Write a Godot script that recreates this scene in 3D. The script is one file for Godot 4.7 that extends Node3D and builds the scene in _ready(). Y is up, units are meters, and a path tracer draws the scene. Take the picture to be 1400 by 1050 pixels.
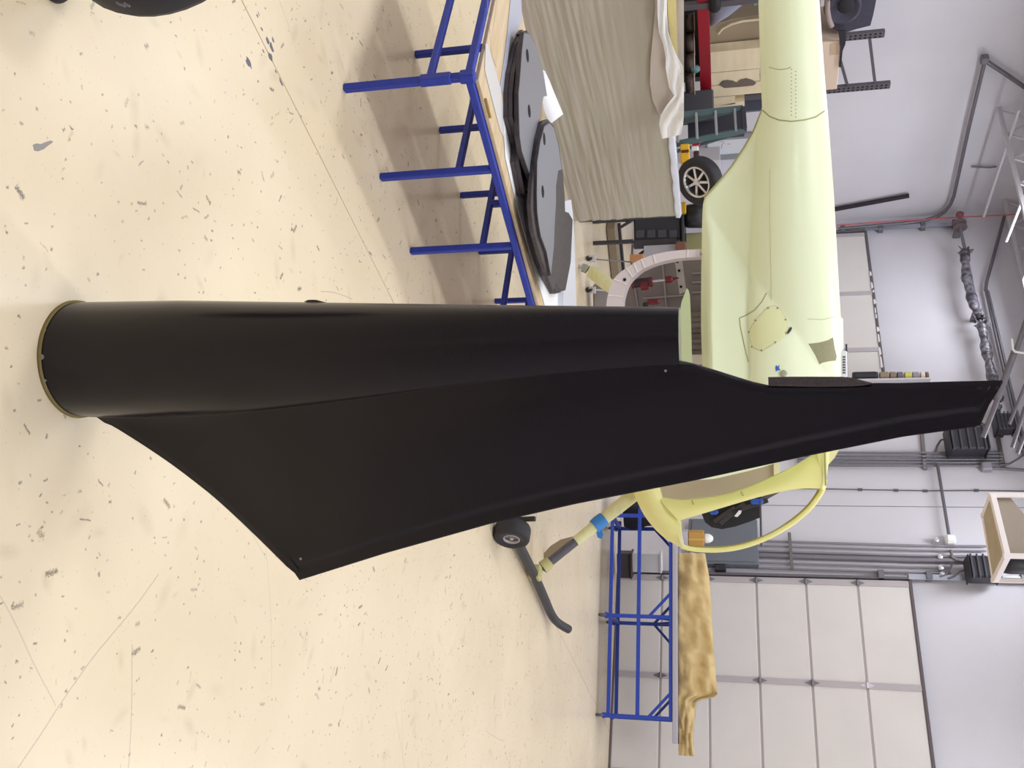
extends Node3D
# ---------------------------------------------------------------- camera constants (measured from the room's vanishing lines)
const F := 1269.63
const EYE := Vector3(0, 1.4, 0)
const PITCH := 0.223836
const ROLL := -0.0200426
const YAW := -0.564522
var cf := Vector3.ZERO      # view direction
var cr := Vector3.ZERO      # right of the upright view
var cu := Vector3.ZERO      # up of the upright view
var hf := Vector3.ZERO      # level forward
var hr := Vector3.ZERO      # level right
var craft: Node3D      # the airframe that shell, cabin and skid belong to
var names := {}
var mats := {}
var rng := RandomNumberGenerator.new()

class MB:
	var v := PackedVector3Array()
	var g := PackedInt32Array()
	func tri(a: Vector3, b: Vector3, c: Vector3, s := -1):
		v.append(a); v.append(b); v.append(c); g.append(s)
	func quad(a: Vector3, b: Vector3, c: Vector3, d: Vector3, s := -1):
		tri(a, b, c, s); tri(a, c, d, s)
	func quado(a: Vector3, b: Vector3, c: Vector3, d: Vector3, o: Vector3, s := -1):
		if (b - a).cross(c - a).dot((a + b + c + d) * 0.25 - o) < 0.0:
			quad(d, c, b, a, s)
		else:
			quad(a, b, c, d, s)
	func trio(a: Vector3, b: Vector3, c: Vector3, o: Vector3, s := -1):
		if (b - a).cross(c - a).dot((a + b + c) / 3.0 - o) < 0.0:
			tri(c, b, a, s)
		else:
			tri(a, b, c, s)
	# box from its centre and three half vectors, edges chamfered by b
	func box(c: Vector3, x: Vector3, y: Vector3, z: Vector3, b := 0.0):
		var ax := [x, y, z]
		var ln := [x.length(), y.length(), z.length()]
		b = minf(b, minf(ln[0], minf(ln[1], ln[2])) * 0.9)
		var p := func(sg: Array, k: int) -> Vector3:
			var q := c
			for i in 3:
				q += ax[i] * (sg[i] * (1.0 if (i == k or b <= 0.0) else 1.0 - b / ln[i]))
			return q
		for k in 3:
			var i := (k + 1) % 3
			var j := (k + 2) % 3
			for s in [-1.0, 1.0]:
				var q := []
				for t in [[-1.0, -1.0], [1.0, -1.0], [1.0, 1.0], [-1.0, 1.0]]:
					var sg := [0.0, 0.0, 0.0]
					sg[k] = s; sg[i] = t[0]; sg[j] = t[1]
					q.append(p.call(sg, k))
				quado(q[0], q[1], q[2], q[3], c)
		if b <= 0.0:
			return
		for k in 3:
			var i := (k + 1) % 3
			var j := (k + 2) % 3
			for s in [-1.0, 1.0]:
				for t in [-1.0, 1.0]:
					var m := [0.0, 0.0, 0.0]
					var n := [0.0, 0.0, 0.0]
					m[k] = -1.0; n[k] = 1.0
					m[i] = s; n[i] = s
					m[j] = t; n[j] = t
					quado(p.call(m, i), p.call(n, i), p.call(n, j), p.call(m, j), c)
		for s in [-1.0, 1.0]:
			for t in [-1.0, 1.0]:
				for w in [-1.0, 1.0]:
					var sg := [s, t, w]
					trio(p.call(sg, 0), p.call(sg, 1), p.call(sg, 2), c)
	func abox(lo: Vector3, hi: Vector3, b := 0.0):
		var h := (hi - lo) * 0.5
		box((lo + hi) * 0.5, Vector3(h.x, 0, 0), Vector3(0, h.y, 0), Vector3(0, 0, h.z), b)
	# square or flat bar between two points; w across, h along "up"
	func bar(a: Vector3, b: Vector3, w: float, h: float, up := Vector3.UP, bev := 0.003):
		var d := b - a
		var n := d.normalized()
		if absf(n.dot(up)) > 0.98:
			up = Vector3(0.3, 0.1, 1.0)
		var sx := n.cross(up).normalized()
		var sy := sx.cross(n).normalized()
		box((a + b) * 0.5, sx * w * 0.5, sy * h * 0.5, d * 0.5, bev)
	func loft(secs: Array, caps := true, s := 0, flip := false):
		var n: int = secs[0].size()
		for i in secs.size() - 1:
			var p: PackedVector3Array = secs[i]
			var q: PackedVector3Array = secs[i + 1]
			for k in n:
				var l := (k + 1) % n
				if flip:
					quad(p[l], p[k], q[k], q[l], s)
				else:
					quad(p[k], p[l], q[l], q[k], s)
		if caps:
			for e in 2:
				var p: PackedVector3Array = secs[0] if e == 0 else secs[secs.size() - 1]
				var c := Vector3.ZERO
				for a in p: c += a
				c /= n
				for k in n:
					var l := (k + 1) % n
					if (e == 0) != flip:
						tri(c, p[l], p[k])
					else:
						tri(c, p[k], p[l])
	func tube(pts: PackedVector3Array, r, n := 10, caps := true, s := 0):
		var secs := []
		var t0 := (pts[1] - pts[0]).normalized()
		var u := t0.cross(Vector3.UP)
		if u.length() < 0.1: u = t0.cross(Vector3.RIGHT)
		u = u.normalized()
		for i in pts.size():
			var t := t0
			if i > 0 and i < pts.size() - 1:
				t = ((pts[i] - pts[i - 1]).normalized() + (pts[i + 1] - pts[i]).normalized()).normalized()
			elif i > 0:
				t = (pts[i] - pts[i - 1]).normalized()
			u = (u - t * u.dot(t)).normalized()
			var w := t.cross(u)
			var rr: float = r[i] if r is Array or r is PackedFloat32Array else r
			var ring := PackedVector3Array()
			for k in n:
				var a := TAU * k / n
				ring.append(pts[i] + (u * cos(a) + w * sin(a)) * rr)
			secs.append(ring)
		loft(secs, caps, s)
	# profile of (radius, height along axis) turned about the axis
	func lathe(o: Vector3, axis: Vector3, prof: Array, n := 28, s := 0, closed := false):
		axis = axis.normalized()
		var u := axis.cross(Vector3.UP)
		if u.length() < 0.1: u = axis.cross(Vector3.RIGHT)
		u = u.normalized()
		var w := axis.cross(u)
		var secs := []
		for q in prof:
			var ring := PackedVector3Array()
			for k in n:
				var a := TAU * k / n
				ring.append(o + axis * q.y + (u * cos(a) + w * sin(a)) * maxf(q.x, 0.0002))
			secs.append(ring)
		if closed:
			secs.append(secs[0])
		loft(secs, not closed, s)
	# flat polygon pushed along ext
	func prism(p: PackedVector3Array, ext: Vector3, s := -1):
		var n := Vector3.ZERO
		for i in p.size():
			n += (p[i] - p[0]).cross(p[(i + 1) % p.size()] - p[0])
		n = n.normalized()
		var u := (p[1] - p[0]).normalized()
		var w := n.cross(u)
		var q := PackedVector2Array()
		for a in p:
			q.append(Vector2((a - p[0]).dot(u), (a - p[0]).dot(w)))
		var out := n.dot(ext) < 0.0       # is p the face that looks along n, away from ext
		var t := Geometry2D.triangulate_polygon(q)
		for i in range(0, t.size(), 3):
			var a := p[t[i]]
			var b := p[t[i + 1]]
			var c := p[t[i + 2]]
			if ((b - a).cross(c - a).dot(n) < 0.0):
				var d := b; b = c; c = d
			if out:
				tri(a, b, c); tri(c + ext, b + ext, a + ext)
			else:
				tri(c, b, a); tri(a + ext, b + ext, c + ext)
		for i in p.size():
			var a := p[i]
			var b := p[(i + 1) % p.size()]
			if out:
				quad(b, a, a + ext, b + ext, s)
			else:
				quad(a, b, b + ext, a + ext, s)
	# open surface of rows given thickness along ext
	func sheet(rows: Array, ext: Vector3, s := 0):
		var m: int = rows.size()
		var n: int = rows[0].size()
		var nn := Vector3.ZERO
		for i in m - 1:
			for k in n - 1:
				nn += (rows[i][k + 1] - rows[i][k]).cross(rows[i + 1][k] - rows[i][k])
		var out := nn.dot(ext) < 0.0
		for i in m - 1:
			for k in n - 1:
				var a: Vector3 = rows[i][k]
				var b: Vector3 = rows[i][k + 1]
				var c: Vector3 = rows[i + 1][k + 1]
				var d: Vector3 = rows[i + 1][k]
				if out:
					quad(a, b, c, d, s); quad(d + ext, c + ext, b + ext, a + ext, s + 1)
				else:
					quad(d, c, b, a, s); quad(a + ext, b + ext, c + ext, d + ext, s + 1)
		var e := PackedVector3Array()
		for k in n: e.append(rows[0][k])
		for i in range(1, m): e.append(rows[i][n - 1])
		for k in range(n - 2, -1, -1): e.append(rows[m - 1][k])
		for i in range(m - 2, 0, -1): e.append(rows[i][0])
		for i in e.size():
			var a := e[i]
			var b := e[(i + 1) % e.size()]
			if out: quad(b, a, a + ext, b + ext)
			else: quad(a, b, b + ext, a + ext)
	func mesh(off := Vector3.ZERO) -> ArrayMesh:
		var st := SurfaceTool.new()
		st.begin(Mesh.PRIMITIVE_TRIANGLES)
		for i in g.size():
			st.set_smooth_group(g[i] if g[i] >= 0 else -1)
			st.add_vertex(v[3 * i] - off)
			st.add_vertex(v[3 * i + 2] - off)
			st.add_vertex(v[3 * i + 1] - off)
		st.generate_normals()
		return st.commit()
	func foot() -> Vector3:
		var b := AABB(v[0], Vector3.ZERO)
		for a in v: b = b.expand(a)
		return Vector3(b.position.x + b.size.x * 0.5, b.position.y, b.position.z + b.size.z * 0.5)

# ---------------------------------------------------------------- places
func ray(x: float, y: float) -> Vector3:
	return cf + cu * ((x - 700.0) / F) + cr * ((y - 525.0) / F)
func fl(x: float, y: float, h := 0.0) -> Vector3:      # on the level plane at height h
	var d := ray(x, y)
	return EYE + d * ((h - EYE.y) / d.y)
func pd(x: float, y: float, dd: float) -> Vector3:     # at level distance dd
	var d := ray(x, y)
	return EYE + d * (dd / d.dot(hf))
func pz(x: float, y: float, z: float) -> Vector3:      # on a plane parallel to the back wall
	var d := ray(x, y)
	return EYE + d * (z / d.z)
func px(x: float, y: float, xx: float) -> Vector3:     # on a plane parallel to the left wall
	var d := ray(x, y)
	return EYE + d * (xx / d.x)
func lerps(x: float, a: Array) -> float:               # piecewise linear [x0, y0, x1, y1, ...]
	if x <= a[0]: return a[1]
	for i in range(2, a.size(), 2):
		if x <= a[i]:
			return lerpf(a[i - 1], a[i + 1], (x - a[i - 2]) / maxf(a[i] - a[i - 2], 1e-6))
	return a[a.size() - 1]
func smax(a: float, b: float, k: float) -> float:
	var h := maxf(k - absf(a - b), 0.0) / k
	return maxf(a, b) + h * h * k * 0.25
func spline(p: PackedVector3Array, n: int) -> PackedVector3Array:
	var out := PackedVector3Array()
	for i in p.size() - 1:
		var a := p[maxi(i - 1, 0)]
		var d := p[mini(i + 2, p.size() - 1)]
		for k in n:
			out.append(p[i].cubic_interpolate(p[i + 1], a, d, float(k) / n))
	out.append(p[p.size() - 1])
	return out
func along(a: Array, f: Callable) -> PackedVector3Array:   # flat list of pixel pairs -> points
	var out := PackedVector3Array()
	for i in range(0, a.size(), 2): out.append(f.call(a[i], a[i + 1]))
	return out
func at_d(a: Array, dd: float) -> PackedVector3Array:
	return along(a, func(x, y): return pd(x, y, dd))

# ---------------------------------------------------------------- objects
func numbered(n: String) -> String:
	if not names.has(n):
		names[n] = 0
		return n
	names[n] += 1
	return "%s_%03d" % [n, names[n]]
func tag(o: Node3D, label: String, category: String, group := "") -> Node3D:
	o.set_meta("label", label); o.set_meta("category", category)
	if group != "": o.set_meta("group", group)
	return o
func thing(n: String, base: Vector3, label: String, category: String, group := "") -> Node3D:
	var o := Node3D.new()
	o.name = numbered(n); o.position = base
	add_child(o)
	return tag(o, label, category, group)
func gpos(o: Node3D) -> Vector3:
	var p := Vector3.ZERO
	var q: Node = o
	while q is Node3D and q != self:
		p += q.position
		q = q.get_parent()
	return p
func part(n: String, m: MB, mat: Material, parent: Node3D) -> MeshInstance3D:
	var o := MeshInstance3D.new()
	var f := m.foot()
	o.mesh = m.mesh(f); o.material_override = mat
	o.name = n
	o.cast_shadow = GeometryInstance3D.SHADOW_CASTING_SETTING_ON
	parent.add_child(o, true)
	o.position = f - gpos(parent)
	return o
func obj(n: String, m: MB, mat: Material, label: String, category: String, group := "") -> MeshInstance3D:
	var o := part(numbered(n), m, mat, self)
	tag(o, label, category, group)
	return o
func struct_node(n: String) -> Node3D:
	var o := Node3D.new()
	o.name = n; add_child(o); o.set_meta("kind", "structure")
	return o
func struct_mesh(n: String, m: MB, mat: Material) -> MeshInstance3D:
	var o := part(n, m, mat, self)
	o.set_meta("kind", "structure")
	return o

# ---------------------------------------------------------------- materials
func c8(r: int, g: int, b: int) -> Color:
	return Color(r / 255.0, g / 255.0, b / 255.0)
func mat(n: String, col: Color, rough := 0.6, metal := 0.0) -> StandardMaterial3D:
	if mats.has(n): return mats[n]
	var m := StandardMaterial3D.new()
	m.albedo_color = col; m.roughness = rough; m.metallic = metal
	mats[n] = m
	return m
func noise_tex(seed_: int, freq: float, a: Color, b: Color, oct := 4, size := 256) -> ImageTexture:
	var nz := FastNoiseLite.new()
	nz.seed = seed_; nz.frequency = freq; nz.fractal_octaves = oct
	nz.noise_type = FastNoiseLite.TYPE_SIMPLEX_SMOOTH
	var im := nz.get_seamless_image(size, size)
	im.convert(Image.FORMAT_RGB8)
	for y in size:
		for x in size:
			var t := im.get_pixel(x, y).r
			im.set_pixel(x, y, a.lerp(b, t))
	im.generate_mipmaps()
	return ImageTexture.create_from_image(im)
func mottled(n: String, a: Color, b: Color, freq: float, scale: Vector3, rough := 0.6, metal := 0.0, bump := 0.0) -> StandardMaterial3D:
	if mats.has(n): return mats[n]
	var m := mat(n, Color.WHITE, rough, metal)
	m.albedo_texture = noise_tex(hash(n) % 9999, freq, a, b)
	m.uv1_triplanar = true; m.uv1_world_triplanar = true
	m.uv1_scale = scale
	if bump > 0.0:
		var nz := FastNoiseLite.new()
		nz.seed = hash(n) % 7777; nz.frequency = freq * 1.5; nz.fractal_octaves = 4
		var im := nz.get_seamless_image(256, 256)
		im.convert(Image.FORMAT_RGBA8)
		im.bump_map_to_normal_map(4.0)
		m.normal_enabled = true
		m.normal_texture = ImageTexture.create_from_image(im)
		m.normal_scale = bump
	return m

func floor_material() -> StandardMaterial3D:
	var m := mat("floor paint", Color.WHITE, 0.27)
	var n := 2048
	var nz := FastNoiseLite.new()
	nz.seed = 11; nz.frequency = 0.006; nz.fractal_octaves = 6
	var im := nz.get_seamless_image(512, 512)
	im.convert(Image.FORMAT_RGB8)
	var c0 := c8(226, 208, 178)
	var c1 := c8(238, 222, 194)
	for y in 512:
		for x in 512:
			im.set_pixel(x, y, c0.lerp(c1, im.get_pixel(x, y).r))
	im.resize(n, n, Image.INTERPOLATE_CUBIC)
	var r := RandomNumberGenerator.new()
	r.seed = 77
	var blend := func(x: int, y: int, col: Color, a: float):
		var xx := posmod(x, n)
		var yy := posmod(y, n)
		im.set_pixel(xx, yy, im.get_pixel(xx, yy).lerp(col, clampf(a, 0.0, 1.0)))
	var dark := c8(92, 86, 92)
	var brown := c8(150, 128, 98)
	# soft worn blotches
	for i in 420:
		var cx := r.randf() * n
		var cy := r.randf() * n
		var rad := r.randf_range(8, 34)
		var st := r.randf_range(0.05, 0.16)
		var an := r.randf() * TAU
		for y in range(-int(rad), int(rad) + 1):
			for x in range(-int(rad), int(rad) + 1):
				var q := Vector2(x, y).rotated(an)
				q.y *= 2.2
				var d := q.length() / rad
				if d < 1.0:
					blend.call(int(cx) + x, int(cy) + y, brown, st * (1.0 - d) * (0.5 + 0.9 * r.randf()))
	# scuffs: short broken strokes, mostly along one direction of traffic
	for i in 3600:
		var p := Vector2(r.randf() * n, r.randf() * n)
		var an := r.randfn(0.9, 0.7)
		var len := r.randf_range(1.5, 6) if r.randf() < 0.86 else r.randf_range(6, 20)
		var w := r.randf_range(0.8, 2.4) if len < 8 else r.randf_range(0.8, 4.5)
		var al := r.randf_range(0.12, 0.62)
		var col := dark.lerp(brown, r.randf() * 0.7)
		var d := Vector2.from_angle(an)
		for t in int(len * 2):
			p += d * 0.5
			d = d.rotated(r.randfn(0.0, 0.05))
			for k in int(w * 2.5) + 1:
				var o := d.orthogonal() * r.randfn(0.0, w * 0.4)
				if r.randf() < 0.65:
					blend.call(int(p.x + o.x), int(p.y + o.y), col, al * r.randf_range(0.3, 0.9))
	# fine peppering of pale brown specks
	for i in 9000:
		var x := int(r.randf() * n)
		var y := int(r.randf() * n)
		var al := r.randf_range(0.08, 0.4)
		blend.call(x, y, brown, al)
		if r.randf() < 0.5: blend.call(x + 1, y, brown, al * 0.7)
		if r.randf() < 0.3: blend.call(x, y + 1, brown, al * 0.7)
	# long thin scratches
	for i in 26:
		var p := Vector2(r.randf() * n, r.randf() * n)
		var d := Vector2.from_angle(r.randf() * TAU)
		var al := r.randf_range(0.12, 0.3)
		for t in int(r.randf_range(120, 500)):
			p += d * 0.7
			d = d.rotated(r.randfn(0.0, 0.006))
			blend.call(int(p.x), int(p.y), dark, al)
	im.generate_mipmaps()
	m.albedo_texture = ImageTexture.create_from_image(im)
	m.uv1_triplanar = true; m.uv1_world_triplanar = true
	m.uv1_scale = Vector3(0.25, 0.25, 0.25)
	return m

# ---------------------------------------------------------------- scene
func _ready():
	rng.seed = 5
	# camera: held on its side, so the image's right is the room's up
	cf = Vector3(sin(YAW) * cos(PITCH), -sin(PITCH), -cos(YAW) * cos(PITCH))
	var r0 := Vector3(cos(YAW), 0, sin(YAW))
	var u0 := r0.cross(cf)
	cr = r0 * cos(ROLL) + u0 * sin(ROLL)
	cu = -r0 * sin(ROLL) + u0 * cos(ROLL)
	hf = Vector3(sin(YAW), 0, -cos(YAW)); hr = r0
	var cam := Camera3D.new()
	cam.name = "camera"
	cam.keep_aspect = Camera3D.KEEP_HEIGHT
	cam.fov = rad_to_deg(2.0 * atan(525.0 / F))
	cam.near = 0.05; cam.far = 60.0
	cam.transform = Transform3D(Basis(cu, -cr, -cf), EYE)
	add_child(cam)
	cam.current = true
	# environment
	var e := Environment.new()
	e.background_mode = Environment.BG_COLOR
	e.background_color = Color(0.02, 0.02, 0.02)
	e.tonemap_mode = Environment.TONE_MAPPER_LINEAR
	e.tonemap_exposure = 1.0
	e.sdfgi_enabled = true; e.ssao_enabled = true; e.ssil_enabled = true
	var we := WorldEnvironment.new()
	we.name = "environment"; we.environment = e
	add_child(we)
	# lamps: rows of long fluorescent fittings under the roof joists
	var k := 0
	for zz in [3.0, -1.6, -6.2, -10.0]:
		for xx in [-8.2, -4.6, -1.0, 2.4]:
			ceiling_lamp(Vector3(xx, 5.35, zz), k)
			k += 1
	room()
	doors()
	wall_fittings()
	fin_part()
	front_table()
	discs()
	tall_panel()
	fuselage()
	cabin()
	skid_gear()
	blue_cart()
	rack_corner()
	bay_clutter()
	hanging_crate()
	tyres_near()

const LAMP_E := 5.0
func ceiling_lamp(p: Vector3, k: int):
	var where := ["front", "second", "third", "fourth"]
	var row := ["left wall", "middle left", "middle right", "right wall"]
	var o := thing("ceiling_lamp", p, "long white fluorescent fitting hung under the roof, %s row, nearest the %s" % [where[k / 4], row[k % 4]], "lamp", "fluorescent fittings under the roof")
	var h := MB.new()
	h.abox(p + Vector3(-0.2, 0.02, -0.9), p + Vector3(0.2, 0.1, 0.9), 0.02)
	part("housing", h, mat("lamp white", c8(225, 225, 225), 0.5), o)
	var g := MB.new()
	g.abox(p + Vector3(-0.17, -0.02, -0.87), p + Vector3(0.17, 0.018, 0.87), 0.01)
	var lm := mat("lamp glow", Color(1, 1, 1), 0.5)
	lm.emission_enabled = true; lm.emission = Color(0.97, 0.99, 1.0); lm.emission_energy_multiplier = 3.0
	part("diffuser", g, lm, o)
	for s in [-0.7, 0.7]:
		var w := MB.new()
		w.tube(PackedVector3Array([p + Vector3(0, 0.1, s), Vector3(p.x, 6.0, p.z + s)]), 0.006, 6)
		part("hanger", w, mat("steel grey", c8(130, 130, 135), 0.5, 0.5), o)
	var l := AreaLight3D.new()
	l.name = "lamp_light"
	l.area_size = Vector2(0.34, 1.74)
	l.light_energy = LAMP_E * [0.3, 1.58, 0.97, 0.87][k / 4]; l.light_color = Color(0.97, 0.985, 1.0)
	l.shadow_enabled = true
	l.set("area_range", 40.0); l.set("area_attenuation", 2.0)
	l.rotation_degrees = Vector3(-90, 0, 0)
	l.position = Vector3(0, -0.03, 0)
	o.add_child(l)

const WX := -10.25
const WZ := -11.6
func room():
	var fm := floor_material()
	var fo := struct_node("floor")
	var xs := [WX - 0.2, -6.45, -2.37, 1.9, 5.0]
	var zs := [WZ - 0.2, -10.15, 6.0]
	var base := MB.new()
	base.abox(Vector3(WX - 0.2, -0.3, WZ - 0.2), Vector3(5, -0.06, 6))
	part("floor_base", base, mat("joint dirt", c8(96, 84, 70), 0.95), fo)
	for i in 4:
		for j in 2:
			var s := MB.new()
			var gx := 0.0028 if i == 1 or i == 2 else 0.0012
			var gz := 0.0022 if j == 0 else 0.0007
			s.abox(Vector3(xs[i] + (0.0028 if i == 2 else 0.0012), -0.08, zs[j] + gz), Vector3(xs[i + 1] - (0.0028 if i == 1 else 0.0012), 0.0, zs[j + 1] - gz), 0.0012)
			part("floor_slab", s, fm, fo)
	# paint chipped off along the joint and one rubbed smear, thin as paint
	var chip := mat("bare chip", c8(108, 106, 116), 0.8)
	var marks := [[366, 56, 0.016, 0.5], [371, 64, 0.02, 1.1], [370, 78, 0.022, 0.2], [373, 54, 0.012, 2.0], [384, 112, 0.016, 0.8], [358, 40, 0.009, 0.4], [340, 86, 0.022, 2.6], [352, 22, 0.008, 1.7], [377, 98, 0.007, 0.1], [360, 70, 0.008, 0.9]]
	for q in marks:
		var c := fl(q[0], q[1])
		var p := PackedVector3Array()
		var kn := 11
		for i in kn:
			var a := TAU * i / kn
			var rr: float = q[2] * rng.randf_range(0.45, 1.0)
			p.append(c + Vector3(cos(a + q[3]) * rr * 0.6, 0.0005, sin(a + q[3]) * rr * 1.1))
		var cm := MB.new()
		cm.prism(p, Vector3(0, -0.0008, 0))
		part("paint_chip", cm, chip, fo)
	var sm := MB.new()
	sm.prism(along([45, 198, 50, 196, 56, 197, 63, 194, 70, 192, 73, 194, 66, 199, 60, 204, 52, 207, 47, 206], func(x, y): return fl(x, y, 0.0005)), Vector3(0, -0.0008, 0))
	part("rubbed_smear", sm, mat("smear", c8(150, 144, 142), 0.7), fo)
	var wm := mottled("wall paint", c8(210, 208, 219), c8(217, 215, 226), 0.01, Vector3(0.3, 0.3, 0.3), 0.75)
	# back wall in tall sheets with narrow joints between them
	var wb := struct_node("wall_back")
	var m := MB.new()
	m.abox(Vector3(WX - 0.2, 0, WZ - 0.25), Vector3(5, 6.2, WZ - 0.012))
	part("wall_backing", m, mat("wall joint", c8(140, 134, 140), 0.9), wb)
	var cuts := [WX - 0.2, -5.375, 5.0]
	for i in cuts.size() - 1:
		m = MB.new()
		m.abox(Vector3(cuts[i] + 0.005, 0, WZ - 0.012), Vector3(cuts[i + 1] - 0.005, 6.1, WZ), 0.003)
		part("wall_sheet", m, wm, wb)
	m = MB.new()
	m.abox(Vector3(WX - 0.25, 0, WZ - 0.2), Vector3(WX, 6.2, 6.2))
	struct_mesh("wall_left", m, wm)
	m = MB.new()
	m.abox(Vector3(4.8, 0, WZ - 0.2), Vector3(5.05, 6.2, 6.2))
	struct_mesh("wall_right", m, wm)
	m = MB.new()
	m.abox(Vector3(WX - 0.2, 0, 5.8), Vector3(5, 6.2, 6.05))
	struct_mesh("wall_front", m, wm)
	m = MB.new()
	m.abox(Vector3(WX - 0.2, 6.0, WZ - 0.2), Vector3(5, 6.25, 6.05))
	struct_mesh("ceiling", m, mat("ceiling white", c8(216, 214, 216), 0.85))
	# open web roof joists parallel to the back wall
	var jm := mat("joist white", c8(196, 194, 202), 0.55)
	var pos := [[-11.35, 5.52], [-9.55, 5.06]]
	for i in 2:
		var z: float = pos[i][0]
		var y: float = pos[i][1]
		var o := thing("roof_joist", Vector3(-4, y, z), ["white open web roof joist running along the top of the back wall", "thin white roof joist crossing in front of the left wall's bent conduit"][i], "joist")
		m = MB.new()
		m.bar(Vector3(WX, y, z), Vector3(4.8, y, z), 0.05, 0.05)
		part("lower_chord", m, jm, o)
		m = MB.new()
		m.bar(Vector3(WX, y + 0.4, z), Vector3(4.8, y + 0.4, z), 0.07, 0.06)
		part("upper_chord", m, jm, o)
		var xx := WX + 0.05
		while xx < 4.4:
			m = MB.new()
			m.bar(Vector3(xx, y + 0.02, z), Vector3(xx + 0.22, y + 0.38, z), 0.025, 0.025)
			m.bar(Vector3(xx + 0.22, y + 0.38, z), Vector3(xx + 0.44, y + 0.02, z), 0.025, 0.025)
			part("web_bar", m, jm, o)
			xx += 0.44
		m = MB.new()
		for sx in [WX + 0.1, -5.0, 0.0, 4.6]:
			m.bar(Vector3(sx, y + 0.4, z), Vector3(sx, 6.0, z), 0.05, 0.05)
		part("joist_post", m, jm, o)
	var bridging := [[1393, 150, 1345, 296, "thin white angle bridging running from the joist towards the back wall"], [1400, 268, 1376, 330, "short white bridging bar between the joists near the corner"]]
	for b in bridging:
		var a := fl(b[0], b[1], 5.1)
		var c := fl(b[2], b[3], 5.1)
		m = MB.new()
		m.bar(a, c, 0.03, 0.03)
		obj("bridging_bar", m, jm, b[4], "bar", "")

func sectional_door(n: String, x0: float, x1: float, stiles: Array, left_track: bool):
	var o := struct_node(n)
	var z := WZ + 0.06
	var js := [0.012, 0.583, 1.165, 1.75, 2.347, 2.955, 3.56]
	var pm := mottled("door panel paint", c8(221, 217, 217), c8(227, 223, 223), 0.01, Vector3(0.4, 0.4, 0.4), 0.6)
	var sm := mat("door stile", c8(188, 181, 188), 0.55)
	var hm := mat("hinge grey", c8(132, 130, 138), 0.45, 0.5)
	var gm := mat("door joint", c8(176, 169, 173), 0.8)
	var m := MB.new()
	m.abox(Vector3(x0, 0.0, WZ + 0.004), Vector3(x1, 3.56, z - 0.007))
	part("door_backing", m, gm, o)
	for j in 6:
		m = MB.new()
		m.abox(Vector3(x0, js[j] + 0.013, z - 0.03), Vector3(x1, js[j + 1] - 0.013, z), 0.006)
		var s := part("door_section", m, pm, o)
		for k in stiles.size():
			m = MB.new()
			m.abox(Vector3(stiles[k] - 0.035, js[j] + 0.014, z), Vector3(stiles[k] + 0.035, js[j + 1] - 0.014, z + 0.012), 0.003)
			part("stile", m, sm, s)
			if j > 0:
				m = MB.new()
				var c := Vector3(stiles[k], js[j], z + 0.018)
				m.prism(PackedVector3Array([c + Vector3(0, -0.085, 0), c + Vector3(0.03, -0.012, 0), c + Vector3(0.03, 0.012, 0), c + Vector3(0, 0.085, 0), c + Vector3(-0.03, 0.012, 0), c + Vector3(-0.03, -0.012, 0)]), Vector3(0, 0, -0.012))
				m.tube(PackedVector3Array([c + Vector3(-0.035, 0, 0.006), c + Vector3(0.035, 0, 0.006)]), 0.014, 8)
				part("hinge", m, hm if not (n == "door_1" and j == 5 and k == 1) else mat("bright hinge", c8(220, 215, 225), 0.3, 0.4), s)
	m = MB.new()
	m.abox(Vector3(x0 - 0.03, 3.55, WZ + 0.003), Vector3(x1 + 0.03, 3.585, z + 0.012), 0.004)
	part("head_seal", m, mat("seal dark", c8(104, 96, 100), 0.8), o)
	m = MB.new()
	m.abox(Vector3(x0, 0.0, z - 0.03), Vector3(x1, 0.02, z + 0.012), 0.004)
	part("bottom_seal", m, mat("seal dark", c8(104, 96, 100), 0.8), o)
	if left_track:
		var tm := mat("galvanised", c8(178, 182, 196), 0.35, 0.75)
		m = MB.new()
		var xt := x0 - 0.03
		m.abox(Vector3(xt - 0.01, 0.05, WZ + 0.001), Vector3(xt + 0.02, 3.55, z + 0.03), 0.003)
		part("lower_track", m, mat("track dark", c8(112, 108, 116), 0.5, 0.3), o)
		m = MB.new()
		m.abox(Vector3(xt - 0.045, 3.55, z + 0.03), Vector3(xt + 0.025, 4.95, z + 0.036))
		m.abox(Vector3(xt - 0.045, 3.55, WZ), Vector3(xt - 0.039, 4.95, z + 0.03))
		part("upper_track", m, tm, o)
		for y in [3.2, 3.75, 4.35, 4.8]:
			m = MB.new()
			m.abox(Vector3(xt - 0.085, y, WZ + 0.001), Vector3(xt + 0.02, y + 0.07, z + 0.055), 0.005)
			part("track_bracket", m, mat("bracket grey", c8(120, 120, 130), 0.5, 0.5), o)

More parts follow.
